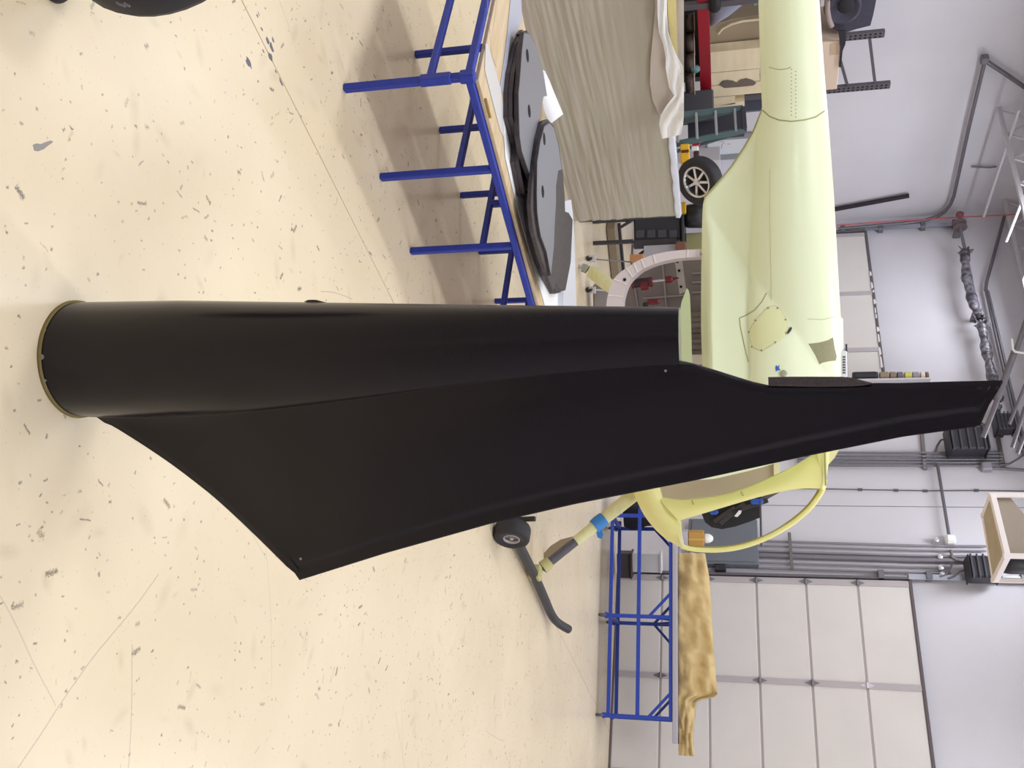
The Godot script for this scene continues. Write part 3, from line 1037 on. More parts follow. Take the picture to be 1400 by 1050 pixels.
func front_table():
	var a := Vector3(-2.762, 0, -2.212)
	var d := Vector3(0.05, 0, -1).normalized()
	var n := Vector3(-1, 0, -0.06).normalized()
	var sp := 0.456
	var nl := 6
	var wd := 0.85
	var tp := 0.512
	var bm := mottled("blue enamel", c8(24, 46, 152), c8(32, 56, 168), 0.03, Vector3(3, 3, 3), 0.5)
	var o := thing("steel_table", a + d * sp * 2.5 + n * wd * 0.5, "low blue steel work table with plywood top carrying stacked black discs", "table")
	var t := 0.03
	for k in nl:
		for s in 2:
			var p := a + d * sp * k + n * wd * s
			part("leg", bar(p + Vector3(0, 0.001, 0), p + Vector3(0, tp - t, 0), t, t), bm, o)
	var midh := pd(587, 103, (a - EYE).dot(hf)).y
	for k in nl:
		var p := a + d * sp * k + Vector3(0, midh, 0)
		part("cross_rail", bar(p, p + n * wd, t * 0.9, t * 0.9), bm, o)
		part("top_cross_rail", bar(p + Vector3(0, tp - midh - t * 0.5, 0), p + n * wd + Vector3(0, tp - midh - t * 0.5, 0), t, t), bm, o)
	for s in 2:
		var p := a + n * wd * s + Vector3(0, tp - t * 0.5, 0)
		part("long_rail", bar(p - d * t * 0.5, p + d * (sp * (nl - 1) + t * 0.5), t, t), bm, o)
	var lp := a + n * wd * 0.5 + Vector3(0, midh + t, 0)
	part("short_post", bar(a + d * sp * 2 + n * 0.28 + Vector3(0, midh, 0), a + d * sp * 2 + n * 0.28 + Vector3(0, tp - t, 0), t, t), bm, o)
	# welded corner plate and a gusset
	var m := MB.new()
	var cp := a + Vector3(0.004, 0.37, 0.004)
	m.box(cp, -n * 0.018, Vector3(0, 0.06, 0), d * 0.018, 0.003)
	part("weld_plate", m, bm, o)
	m = MB.new()
	m.box(a + Vector3(0, tp - 0.02, 0), n * 0.021, Vector3(0, 0.03, 0), d * 0.021, 0.006)
	part("corner_cap", m, bm, o)
	# plywood top
	m = MB.new()
	var c := a + n * 0.475 + d * sp * 2.5 + Vector3(0, tp + 0.009, 0)
	m.box(c, n * 0.47, Vector3(0, 0.008, 0), d * (sp * 2.5 - 0.02), 0.002)
	var pw := mottled("plywood", c8(200, 172, 132), c8(214, 196, 170), 0.02, Vector3(0.5, 2.0, 3.0), 0.65)
	part("plywood_top", m, pw, o)
	m = MB.new()
	m.box(a + n * 0.012 + d * 0.16 + Vector3(0, tp + 0.012, 0), n * 0.006, Vector3(0, 0.014, 0), d * 0.045, 0.002)
	part("edge_clip", m, mat("brass", c8(150, 122, 60), 0.4, 0.5), o)
	# film strips and papers on the table
	var hz := tp + 0.0185
	var film := mat("bluish film", c8(188, 190, 208), 0.3)
	var fs := [[665, -14, 681, -14, 677, 22, 672, 55, 671, 70, 679, 92, 673, 80], [700, -20, 712, -20, 714, 30, 702, 50, 696, 70, 690, 110, 687, 128, 684, 118, 688, 90, 693, 52]]
	var fn := ["streak of bluish plastic film left on the plywood nearer the table edge", "broad bluish plastic film strip on the plywood beside the black discs"]
	for i in 2:
		m = MB.new()
		m.prism(along(fs[i], func(x, y): return fl(x, y, hz + 0.001)), Vector3(0, -0.0012, 0))
		obj("film_strip", m, film, fn[i], "film")
	m = MB.new()
	m.prism(along([664, 60, 667, 59, 676, 92, 685, 122, 689, 150, 690, 190, 684, 178, 674, 140, 663, 96], func(x, y): return fl(x, y, hz + 0.001)), Vector3(0, -0.0012, 0))
	obj("paper_sheet", m, mat("grey paper", c8(204, 200, 200), 0.7), "grey white paper sheet along the front edge of the plywood, left of the discs", "paper")
	m = MB.new()
	m.prism(along([688, 162, 694, 184, 699, 200, 706, 235, 716, 268, 740, 330, 768, 415, 772, 440, 750, 440, 744, 414, 724, 345, 705, 275, 691, 215], func(x, y): return fl(x, y, hz + 0.002)), Vector3(0, -0.0015, 0))
	obj("paper_sheet", m, mat("white paper", c8(240, 240, 244), 0.7), "long white paper sheet under the discs along the front of the table", "paper")
	# curled white sheet at the back
	var f0 := fl(738, 166, tp + 0.03)
	var dd := (f0 - EYE).dot(hf)
	var rows := []
	var A := [739, 94, 745, 97, 752, 112, 760, 132, 770, 156]
	var B := [733, 108, 738, 118, 741, 135, 744, 150, 752, 170]
	for k in 5:
		var row := PackedVector3Array()
		for j in 5:
			var u := j / 4.0
			var w := k / 4.0
			row.append(pd(lerpf(B[2 * k], A[2 * k], u), lerpf(B[2 * k + 1], A[2 * k + 1], u), dd + 0.05 - 0.04 * w + 0.16 * u * u))
		rows.append(row)
	m = MB.new()
	m.sheet(rows, Vector3(0.001, -0.001, 0))
	obj("paper_sheet", m, mat("white paper", c8(240, 240, 244), 0.7), "curled white paper standing up behind the two stacks of discs", "paper")
	# white trough along the far side
	m = MB.new()
	var sh := tp + 0.05
	m.prism(along([771, 275, 781, 273, 784, 300, 786, 340, 788, 418, 788, 470, 770, 470, 770, 417, 771, 330], func(x, y): return fl(x, y, sh)), Vector3(0, -0.03, 0))
	obj("white_trough", m, mat("gloss white", c8(226, 228, 238), 0.25), "glossy white plastic strip lying along the far side of the blue table", "strip")

func discs():
	var top := 0.531
	var gm := mat("disc face", c8(128, 128, 137), 0.3)
	var rm := mottled("disc rim", c8(50, 43, 48), c8(74, 66, 70), 0.03, Vector3(3, 3, 3), 0.5)
	var t1 := [716, 44, 723, 45, 731, 58, 737, 75, 743, 100, 748, 131, 743, 132, 738, 161, 736, 186, 731, 221, 727, 248, 720, 228, 713, 207, 710, 186, 709, 157, 708.5, 128, 711, 100, 713, 70]
	var b1 := [710, 41, 700, 61, 691, 100, 688, 128, 688, 161, 694, 184, 698, 200, 697, 222, 706, 267, 716, 271, 727, 273, 734, 250, 736, 200, 738, 161, 743, 132, 741, 100, 735, 75, 727, 55]
	var t2 := [751, 167, 757, 174, 763, 197, 768, 231, 763, 233, 760, 254, 760, 277, 758.6, 300, 757, 339, 753, 377, 747, 345, 739, 323, 736, 306, 734, 288, 733.5, 266, 734, 222, 738, 195, 744, 172]
	var b2 := [727, 250, 731, 222, 735, 190, 741, 166, 749, 163, 757, 172, 764, 197, 769, 233, 772, 266, 773, 300, 771, 340, 765, 372, 756, 400, 749, 380, 737, 345, 728, 312, 725, 280]
	var c2 := [716, 271, 717, 300, 721, 323, 726, 345, 738, 377, 752, 402, 760, 400, 768, 360, 771, 300, 765, 290, 745, 285]
	var hs := 0.060
	var low := along(b1.slice(0, 22), func(x, y): return fl(x, y, top + 0.002))
	var rt := along([727, 262, 731, 221, 736, 186, 738, 161, 743, 132, 748, 131, 743, 100, 737, 75, 731, 58, 723, 45], func(x, y): return fl(x, y, top + hs))
	low.append_array(rt)
	plate("disc_panel", low, 0.002, 0.018, rm, rm, "lowest black disc panel of the stack at the near left on the blue table", [])
	plate("disc_panel", low, 0.021, 0.018, rm, rm, "middle black disc panel of the stack at the near left on the blue table", [], 0.985)
	plate("disc_panel", along(t1, func(x, y): return fl(x, y, top + hs)), hs - 0.0195, 0.0195, gm, rm, "topmost grey faced half disc of the left stack, two oval holes near its left edge", [[721, 76], [723.5, 152]])
	plate("disc_panel", along(c2, func(x, y): return fl(x, y, top + 0.004)), 0.004, 0.026, rm, rm, "lowest black curved panel of the right stack, next to the white paper", [])
	plate("disc_panel", along(c2, func(x, y): return fl(x, y, top + 0.004)), 0.032, 0.026, rm, rm, "second black curved panel up in the right stack beside the white strip", [], 0.96)
	plate("disc_panel", along(b2, func(x, y): return fl(x, y, top + 0.078)), 0.062, 0.016, rm, rm, "dark rimmed disc panel resting across both stacks on the blue table", [])
	plate("disc_panel", along(t2, func(x, y): return fl(x, y, top + 0.092)), 0.079, 0.013, gm, rm, "topmost grey faced disc of the right stack, two oval holes near its left edge", [[744, 190], [742, 262]])

# flat panel with a dark rim, its face a little inside the rim
func plate(n: String, p: PackedVector3Array, lift: float, th: float, face: Material, rim: Material, label: String, holes: Array, sc := 1.0):
	var y0 := 0.531 + lift
	var c := Vector3.ZERO
	for a in p: c += a
	c /= p.size()
	var q := PackedVector3Array()
	for a in p:
		var w := c + (a - c) * sc
		w.y = y0 + th
		q.append(w)
	var o := thing(n, Vector3(c.x, y0, c.z), label, "panel", "stacked disc panels")
	var m := MB.new()
	m.prism(q, Vector3(0, -th, 0))
	part("rim", m, rim, o)
	var f := PackedVector3Array()
	for a in q: f.append(c.lerp(a, 0.985) * Vector3(1, 0, 1) + Vector3(0, y0 + th + 0.0012, 0))
	m = MB.new()
	m.prism(f, Vector3(0, -0.002, 0))
	part("face", m, face, o)
	for hl in holes:
		var hp := fl(hl[0], hl[1], y0 + th + 0.0012)
		part("hole", ellipse_disc(hp, Vector3.UP, 0.028, 0.0012, 20), mat("hole black", c8(8, 8, 10), 0.9), o)

var pn_a := Vector3(-5.682, 0, -3.03)
var pn_b := Vector3(-6.179, 0, -6.797)
func pp(x: float, y: float, off := 0.0) -> Vector3:    # on the tall panel's near face, off in front of it
	var d := (pn_b - pn_a).normalized()
	var n := Vector3(-d.z, 0, d.x)
	if n.dot(EYE - pn_a) < 0: n = -n
	var q := ray(x, y)
	return EYE + q * ((pn_a + n * off - EYE).dot(n) / q.dot(n))

func tall_panel():
	var d := (pn_b - pn_a).normalized()
	var n := Vector3(-d.z, 0, d.x)
	if n.dot(EYE - pn_a) < 0: n = -n
	var ln := (pn_b - pn_a).length()
	var ht := 1.03
	var o := thing("tall_panel", (pn_a + pn_b) * 0.5 - n * 0.05, "tall beige panel with rippled lower skin standing on edge behind the blue table", "panel")
	var nz := FastNoiseLite.new()
	nz.seed = 9; nz.frequency = 1.0; nz.fractal_octaves = 3
	var rows := []
	for j in 121:
		var row := PackedVector3Array()
		var y := ht * j / 120.0
		for i in 61:
			var u := float(i) / 60
			var am := (1.0 - smoothstep(0.42, 0.9, y / ht)) 
			var w := nz.get_noise_2d(u * 2.8, y * 17.0) * 0.011 * am + nz.get_noise_2d(u * 2.0 + 30, y * 4.0) * 0.008
			w += 0.0012 * am * sin(y * 90.0 + 1.5 * u + 2.5 * nz.get_noise_2d(u * 3.0, y * 2.0 + 9.0)) + 0.0016 * nz.get_noise_2d(u * 90.0, y * 80.0)
			row.append(pn_a + d * ln * u + Vector3(0, y + 0.001, 0) + n * w)
		rows.append(row)
	var m := MB.new()
	m.sheet(rows, -n * 0.03)
	part("rippled_skin", m, mottled("panel skin", c8(184, 175, 168), c8(180, 176, 158), 0.012, Vector3(0.5, 0.9, 0.5), 0.62), o)
	m = MB.new()
	var mid := (pn_a + pn_b) * 0.5 + Vector3(0, ht * 0.5, 0) - n * 0.09
	m.box(mid, d * ln * 0.498, Vector3(0, ht * 0.497, 0), n * 0.05, 0.004)
	part("core", m, mat("core tan", c8(190, 176, 140), 0.8), o)
	# silvery film along the upper edge
	m = MB.new()
	rows = []
	for i in 41:
		var u := lerpf(0.0, 1.004, i / 40.0)
		var p := pn_a + d * ln * u
		var wv := 0.003 * sin(i * 1.9) + 0.003 * sin(i * 4.1)
		rows.append(PackedVector3Array([p + Vector3(0, ht - 0.045 + wv, 0) + n * 0.014, p + Vector3(0, ht - 0.005, 0) + n * (0.018 + wv * 0.5), p + Vector3(0, ht + 0.012 + wv * 0.4, 0) - n * 0.03, p + Vector3(0, ht + 0.006, 0) - n * 0.14]))
	m.sheet(rows, Vector3(0, -0.0015, 0))
	part("edge_film", m, mat("silver film", c8(222, 224, 236), 0.22, 0.25), o)
	m = MB.new()
	m.bar(pn_b + d * 0.012 + Vector3(0, 0.04, 0) - n * 0.03, pn_b + d * 0.012 + Vector3(0, ht, 0) - n * 0.03, 0.02, 0.1)
	part("end_trim", m, mat("end trim", c8(58, 62, 70), 0.6), o)
	# tan cloth hanging over the top edge
	m = MB.new()
	var L := [893, -20, 896, 10, 893, 45, 889.5, 80, 888.6, 114, 892, 137, 901, 157, 903, 160]
	var R := [935, -20, 935, 12, 935, 40, 935, 75, 935, 110, 934, 135, 925, 150, 905, 160]
	rows = []
	for k in 8:
		var row := PackedVector3Array()
		for j in 9:
			var u := j / 8.0
			row.append(pp(lerpf(L[2 * k], R[2 * k], u), lerpf(L[2 * k + 1], R[2 * k + 1], u), 0.036 + 0.010 * sin(k * 2.3 + j * 0.8)))
		rows.append(row)
	m.sheet(rows, -n * 0.003)
	obj("tan_cloth", m, mat("tan cloth", c8(204, 194, 188), 0.9), "greyish tan cloth hanging flat from the top edge of the tall panel", "cloth")
	# yellow foam strip showing between the cloths
	m = MB.new()
	m.prism(along([911, -20, 924, -20, 925, 20, 926, 60, 928, 92, 922, 80, 918, 60, 914, 35], func(x, y): return pp(x, y, 0.062)), -n * 0.01)
	obj("foam_strip", m, mottled("yellow foam", c8(226, 208, 140), c8(240, 226, 170), 0.05, Vector3(4, 4, 4), 0.9), "yellow foam strip tucked behind the white cloth on the tall panel", "foam")
	# crumpled white cloth
	m = MB.new()
	L = [898, -20, 899, 20, 901, 44, 907, 62, 910, 78, 910, 92, 912, 105, 915, 120, 922, 131, 911, 145, 903, 158, 901, 170, 905, 190]
	R = [911, -20, 912, 20, 914, 44, 919, 62, 926, 78, 934, 92, 935, 105, 935, 120, 935, 131, 935, 145, 935, 158, 934, 170, 931, 184]
	rows = []
	for k in 13:
		var row := PackedVector3Array()
		for j in 10:
			var u := j / 9.0
			row.append(pp(lerpf(L[2 * k], R[2 * k], u), lerpf(L[2 * k + 1], R[2 * k + 1], u), 0.088 + 0.012 * sin(k * 1.7 + j * 1.1) + 0.006 * sin(k * 0.9 - j * 2.3)))
		rows.append(row)
	m.sheet(rows, -n * 0.004)
	obj("white_cloth", m, mat("white cloth", c8(250, 249, 251), 0.85), "crumpled white cloth draped over the top edge of the tall panel", "cloth")

# ---------------------------------------------------------------- airframe
const AD := 6.5
var au_l := []      # lower edge: [level offset, height, ...]
var au_u := []
func a_sh(a: Array) -> Array:
	var out := []
	for i in range(0, a.size(), 2):
		var p := pd(a[i], a[i + 1], AD)
		out.append(p.dot(hr)); out.append(p.y)
	return out
func a_pos(s: float, h: float, z: float) -> Vector3:
	return hr * s + Vector3(0, h, 0) + hf * (AD - z)
func a_crease(s: float, h: float) -> float:     # signed distance below the ridge line
	var c0 := pd(960, 280, AD)
	var c1 := pd(1122, 512, AD)
	var a := Vector2(c0.dot(hr), c0.y)
	var b := Vector2(c1.dot(hr), c1.y)
	var d := (b - a).normalized()
	return (Vector2(s, h) - a).dot(Vector2(d.y, -d.x))
func a_z(s: float, h: float) -> float:
	var lo := lerps(s, au_l)
	var up := lerps(s, au_u)
	var kx := lerps(s, [-3.0, 0.0, -1.96, 0.0, -1.2, 0.5, -0.4, 1.0])
	var rr := minf(lerpf(0.213, 0.30, kx), (up - lo) * 0.5)
	var c := up - rr
	var d := absf(h - c)
	var zc := sqrt(maxf(rr * rr - d * d, 0.0)) if d < rr else -(d - rr) * 0.8
	var w := h - lo
	var zw := 0.02 + 0.10 * smoothstep(0.0, 0.5, w) * smoothstep(-1.96, -1.4, s)
	var z := smax(zc, zw, 0.2) if h < c else maxf(zc, 0.001)
	var e := a_crease(s, h)
	if e > 0.0:
		z += e * 0.55 * smoothstep(0.0, 0.07, w) * (1.0 - smoothstep(0.0, 0.4, s))
	return maxf(z * smoothstep(-0.02, 0.03, w) if h < c - 0.05 else z, 0.002)
func a_at(x: float, y: float, lift := 0.003) -> Vector3:
	var p := pd(x, y, AD)
	for i in 5:
		p = pd(x, y, AD - a_z(p.dot(hr), p.y) - lift)
	return p
func a_nrm(p: Vector3) -> Vector3:
	var s := p.dot(hr)
	var h := p.y
	var e := 0.01
	var n := (a_pos(s + e, h, a_z(s + e, h)) - a_pos(s - e, h, a_z(s - e, h))).cross(a_pos(s, h + e, a_z(s, h + e)) - a_pos(s, h - e, a_z(s, h - e))).normalized()
	return n if n.dot(hf) < 0 else -n
func a_line(a: Array, r: float, n := 6) -> MB:
	var p := PackedVector3Array()
	for i in range(0, a.size() - 2, 2):
		for k in n:
			p.append(a_at(lerpf(a[i], a[i + 2], float(k) / n), lerpf(a[i + 1], a[i + 3], float(k) / n), 0.0))
	p.append(a_at(a[a.size() - 2], a[a.size() - 1], 0.0))
	var m := MB.new()
	m.tube(p, r, 5)
	return m
func a_patch(a: Array, lift: float) -> MB:
	var m := MB.new()
	var n: int = a.size() / 2
	var cx := 0.0
	var cy := 0.0
	for i in n:
		cx += a[2 * i] / float(n); cy += a[2 * i + 1] / float(n)
	var c := a_at(cx, cy, lift)
	var back := -a_nrm(c) * lift * 1.5
	var o := c - a_nrm(c) * 3.0
	var nr := 5
	var rings := []
	for k in nr + 1:
		var ring := PackedVector3Array()
		var t := float(k) / nr
		for i in n:
			ring.append(a_at(lerpf(cx, a[2 * i], t), lerpf(cy, a[2 * i + 1], t), lift))
		rings.append(ring)
	for k in nr:
		for i in n:
			var j := (i + 1) % n
			m.quado(rings[k][i], rings[k][j], rings[k + 1][j], rings[k + 1][i], o, 0)
	for i in n:
		var j := (i + 1) % n
		m.quado(rings[nr][i], rings[nr][j], rings[nr][j] + back, rings[nr][i] + back, c + back)
	return m

func fuselage():
	au_l = a_sh([1036, -80, 1037, 0, 1040, 100, 1042, 148, 1037, 164, 1030, 180, 1016, 204, 1000, 228, 985, 246, 974, 259, 963, 271, 961, 280, 960, 300, 959, 350, 958.5, 400, 958.5, 450, 960, 500, 961, 545, 950, 575, 932, 605, 917, 638, 908, 652])
	au_u = a_sh([1116, -80, 1120, 0, 1127, 100, 1132, 160, 1140, 270, 1147, 400, 1151, 460, 1151, 545, 1149, 582, 1140, 605, 1100, 620, 1035, 640, 985, 652])
	var ym := mottled("primer yellow", c8(238, 248, 210), c8(242, 251, 219), 0.008, Vector3(0.6, 0.6, 0.6), 0.42)
	var o := thing("fuselage", hr * -0.6 + Vector3(0, 0.4, 0) + hf * AD, "pale yellow helicopter airframe with tail boom, hatch, open cabin frame and black skid", "aircraft")
	craft = o
	var secs := []
	var s0: float = au_l[0]
	var s1: float = au_l[au_l.size() - 2]
	var m := MB.new()
	var ns := 140
	for i in ns + 1:
		var s := lerpf(s0, s1, float(i) / ns)
		var lo := lerps(s, au_l)
		var up := lerps(s, au_u)
		var ring := PackedVector3Array()
		var n := 56
		for k in n + 1:
			var h := lerpf(up, lo, 0.5 - 0.5 * cos(PI * k / n)) if k < n / 2 else lerpf(up, lo, lerpf(0.5, 1.0, float(k - n / 2) / (n - n / 2)))
			ring.append(a_pos(s, h, a_z(s, h)))
		for k in range(n, -1, -1):
			var h := lerpf(up, lo, 0.5 - 0.5 * cos(PI * k / n)) if k < n / 2 else lerpf(up, lo, lerpf(0.5, 1.0, float(k - n / 2) / (n - n / 2)))
			ring.append(a_pos(s, h, -a_z(s, h)))
		secs.append(ring)
	m.loft(secs, true, 0, true)
	part("fuselage_shell", m, ym, o)
	var ln := mat("seam olive", c8(172, 172, 126), 0.7)
	var sl := mat("seam soft", c8(212, 213, 172), 0.6)
	# boom joint, seams and hatch
	part("boom_joint", a_line([1043, 151, 1052, 159, 1065, 164, 1082, 166, 1100, 164, 1115, 160, 1127, 152], 0.0045), mat("seam olive", c8(172, 172, 126), 0.7), o)
	part("side_seam", a_line([1053, 232, 1053, 300, 1055, 410], 0.003), sl, o)
	part("edge_trim", a_line([1042, 150, 1030, 180, 1016, 204, 1000, 228, 985, 246, 963, 271], 0.008), ln, o)
	part("panel_seam", a_line([1104, 436, 1125, 437, 1141, 433], 0.0025), sl, o)
	part("score_line", a_line([1048, 401, 1042, 412, 1032, 424, 1020, 431, 1011, 435, 1012, 446, 1017, 470, 1023, 495], 0.0035), ln, o)
	var hp := [1050, 420, 1060, 417.5, 1068, 424, 1075, 437, 1078, 450, 1073, 459, 1061, 468, 1041, 480, 1029, 475, 1024, 458, 1024, 452, 1033, 437]
	part("hatch", a_patch(hp, 0.006), mat("hatch yellow", c8(236, 241, 190), 0.4), o)
	hp.append_array([1050, 420])
	part("hatch_edge", a_line(hp, 0.0035), sl, o)
	m = MB.new()
	for q in [[1050, 421], [1063, 421], [1074, 437], [1075, 455], [1060, 468], [1041, 479], [1028, 474], [1024, 454], [1033, 438]]:
		var p := a_at(q[0], q[1], 0.007)
		m.lathe(p, a_nrm(p), [Vector2(0.0005, 0), Vector2(0.007, 0), Vector2(0.006, 0.004), Vector2(0.0005, 0.005)], 8, -1)
	part("hatch_screws", m, mat("screw", c8(158, 158, 120), 0.5, 0.2), o)
	part("hatch_latch", a_patch([1076, 455, 1079, 449, 1082, 446.5, 1083, 449, 1081, 453, 1078, 456], 0.012), mat("near black", c8(38, 36, 42), 0.5), o)
	m = MB.new()
	for i in 26:
		var p := a_at(1058 + 22.0 * cos(i * 0.242), 95 + 20.0 * i / 8.0, 0.0) if false else a_at(1085 + (i % 2) * 6 - 3, 95 + i * 2.6, 0.0005)
		m.lathe(p, a_nrm(p), [Vector2(0.0005, 0), Vector2(0.004, 0), Vector2(0.0005, 0.002)], 6, -1)
	for i in 16:
		var p := a_at(1052 + i * 1.9, 92 + 3.0 * sin(i * 0.2), 0.0005)
		m.lathe(p, a_nrm(p), [Vector2(0.0005, 0), Vector2(0.004, 0), Vector2(0.0005, 0.002)], 6, -1)
	part("rivets", m, mat("screw", c8(158, 158, 120), 0.5, 0.2), o)
	part("blue_mark", a_patch([1060, 503, 1061, 499, 1063, 501, 1066, 499, 1065, 503, 1067, 506, 1063, 506, 1061, 508], 0.003), mat("blue smear", c8(56, 106, 206), 0.6), o)
	m = MB.new()
	var bp := a_at(1071, 511, 0.002)
	m.lathe(bp, a_nrm(bp), [Vector2(0.0005, 0), Vector2(0.022, 0), Vector2(0.022, 0.012), Vector2(0.012, 0.016), Vector2(0.0005, 0.016)], 18, -1)
	part("filler_plug", m, mat("plug grey", c8(170, 168, 150), 0.4, 0.3), o)
	part("bare_patch", a_patch([1106, 470, 1120, 468.5, 1133, 465, 1139, 461.5, 1141, 475, 1144, 487, 1143, 493, 1133, 494, 1124, 496, 1121, 498, 1115, 485], 0.004), mottled("bare laminate", c8(136, 134, 104), c8(164, 160, 124), 0.06, Vector3(5, 5, 5), 0.65), o)
	# white end fitting over the top edge
	var wm := mat("fitting white", c8(238, 238, 248), 0.4)
	m = bx(1139, 432, 1154, 482, AD - 0.06, 0.12, 0.02)
	part("end_fairing", m, wm, o)
	m = bx(1146, 480, 1159, 516, AD - 0.09, 0.1, 0.006)
	var vp := part("vent_plate", m, wm, o)
	for i in 7:
		part("vent_slot", bx(1152, 487 + i * 3.6, 1156, 489 + i * 3.6, AD - 0.094, 0.01, 0.001), mat("vent dark", c8(96, 92, 104), 0.6), vp)
	part("vent_edge", bx(1157, 470, 1159.5, 520, AD - 0.03, 0.06, 0.003), mat("near black", c8(38, 36, 42), 0.5), o)
	# white frame round the engine bay
	var po := spline(at_d([968, 340, 950, 341, 930, 342, 907, 345, 889, 349.5, 873, 356, 860, 364, 846, 374, 837, 385, 832, 400, 829, 418, 827, 470, 829, 540, 836, 600, 848, 640, 864, 668], AD), 4)
	var pi_ := spline(at_d([968, 350.5, 950, 351.5, 930, 353, 908, 357, 893, 361.5, 878, 368.5, 867, 377.5, 861, 384, 857, 391, 853, 403, 851, 418, 849, 470, 850, 540, 858, 598, 870, 636, 888, 664], AD), 4)
	m = MB.new()
	var dp := hf * 0.16
	secs = []
	for i in po.size():
		secs.append(PackedVector3Array([po[i], pi_[i], pi_[i] + dp, po[i] + dp]))
	m.loft(secs, true, -1)
	var fr := part("bay_frame", m, mat("frame white", c8(226, 216, 220), 0.45), o)
	var fm := mat("frame strip", c8(246, 242, 246), 0.4)
	for q in [3, 6, 15, 19, 22, 25, 31, 37]:
		m = MB.new()
		m.bar(po[q] - hf * 0.004, pi_[q] - hf * 0.004, 0.008, 0.006, hf, 0.001)
		part("frame_strip", m, fm, fr)
	for q in [29, 2]:
		part("frame_hole", ellipse_disc((po[q] * 0.35 + pi_[q] * 0.65) - hf * 0.004, -hf, 0.011, 0.003, 12), mat("hole black", c8(8, 8, 10), 0.9), fr)
	# inside of the bay
	var gm := mat("bay grey", c8(128, 119, 124), 0.6)
	m = MB.new()
	m.prism(at_d([836, 520, 836, 440, 842, 400, 856, 374, 880, 358, 930, 346, 975, 345, 990, 420, 990, 640, 880, 655, 850, 610], AD + 0.55), hf * 0.03)
	var bw := part("bay_wall", m, gm, o)
	for q in [[905, 352, 920, 520, 0.012], [880, 408, 945, 403, 0.012], [946, 374, 972, 372, 0.012], [946, 386, 972, 385, 0.012], [946, 400, 972, 399, 0.012], [868, 392, 872, 420, 0.01], [945, 422, 972, 419, 0.014]]:
		m = MB.new()
		m.bar(pd(q[0], q[1], AD + 0.54), pd(q[2], q[3], AD + 0.54), q[4], 0.016, hf, 0.002)
		part("bay_stiffener", m, mat("bay grey light", c8(152, 144, 148), 0.55), bw)
	m = MB.new()
	m.prism(at_d([922, 353, 932, 352, 938, 398, 929, 402], AD + 0.3), hf * 0.02)
	var br := part("bay_bracket", m, mat("bracket white", c8(190, 186, 188), 0.5), o)
	for q in [[926, 358], [928.5, 370], [931, 392]]:
		part("bracket_hole", ellipse_disc(pd(q[0], q[1], AD + 0.297), -hf, 0.01, 0.002, 12), mat("hole black", c8(8, 8, 10), 0.9), br)
	# pale green lower flange and its slatted core
	m = MB.new()
	m.prism(at_d([939, 394, 941.5, 397, 943, 405, 944.5, 440, 946, 497, 920, 500, 922, 470, 927, 440, 932, 412], AD - 0.25), hf * 0.05)
	part("lower_flange", m, mat("flange green", c8(198, 210, 164), 0.5), o)
	for i in 9:
		var y0 := 419.0 + i * 7.4
		var g := 0.72 + 0.28 * rng.randf()
		m = bx(944, y0, 968 + i * 0.9, y0 + 6.6, AD + 0.3 + 0.02 * rng.randf(), 0.06, 0.006)
		part("core_slat", m, mat("slat %d" % int(g * 6), Color(0.53 * g, 0.49 * g, 0.49 * g), 0.7), o)
	part("lower_bracket", bx(943, 485, 974, 498, AD + 0.2, 0.05, 0.006), mat("frame white", c8(226, 216, 220), 0.45), o)
	# spring damper and pump standing in the bay
	var rm := mat("damper red", c8(120, 26, 44), 0.45)
	var t := thing("damper", pd(863, 388, AD + 0.25), "red and black damper strut with steel rod inside the white framed bay", "strut")
	m = MB.new()
	m.tube(at_d([864, 388, 878, 386, 891, 385], AD + 0.25), 0.033, 12)
	part("damper_body", m, mat("damper dark", c8(52, 32, 44), 0.5), t)
	for q in [[863.5, 388, 867, 387.6], [888, 385.4, 892, 385], [876, 390.5, 886, 389]]:
		part("damper_collar", rod(pd(q[0], q[1], AD + 0.25), pd(q[2], q[3], AD + 0.25), 0.037, 12), rm, t)
	part("damper_rod", rod(pd(891, 385, AD + 0.25), pd(911, 382.5, AD + 0.25), 0.009), mat("bright steel", c8(214, 214, 222), 0.25, 0.7), t)
	m = MB.new()
	m.lathe(pd(909, 382.6, AD + 0.25), pd(920, 381, AD + 0.25) - pd(909, 382.6, AD + 0.25), [Vector2(0.01, 0), Vector2(0.026, 0.005), Vector2(0.026, 0.045), Vector2(0.012, 0.06), Vector2(0.004, 0.1)], 12, -1)
	part("damper_end", m, rm, t)
	t = thing("pump_block", pd(883, 412, AD + 0.3), "dark red pump block low in the white framed bay beside the fin", "pump")
	part("block", bx(884, 409, 902, 415, AD + 0.3, 0.1, 0.012), rm, t)
	part("pump_foot", bx(878, 413, 885, 419, AD + 0.3, 0.1, 0.01), mat("near black", c8(38, 36, 42), 0.5), t)

func band(a: Array, b: Array, da: float, db: float, th: float, n := 4, bulge := 0.0) -> MB:
	var p := spline(at_d(a, da), 4)
	var q := spline(at_d(b, db), 4)
	var rows := []
	for i in p.size():
		var row := PackedVector3Array()
		for k in n + 1:
			var u := float(k) / n
			row.append(p[i].lerp(q[i], u) - hf * bulge * sin(PI * u))
		rows.append(row)
	var m := MB.new()
	m.sheet(rows, hf * th)
	return m

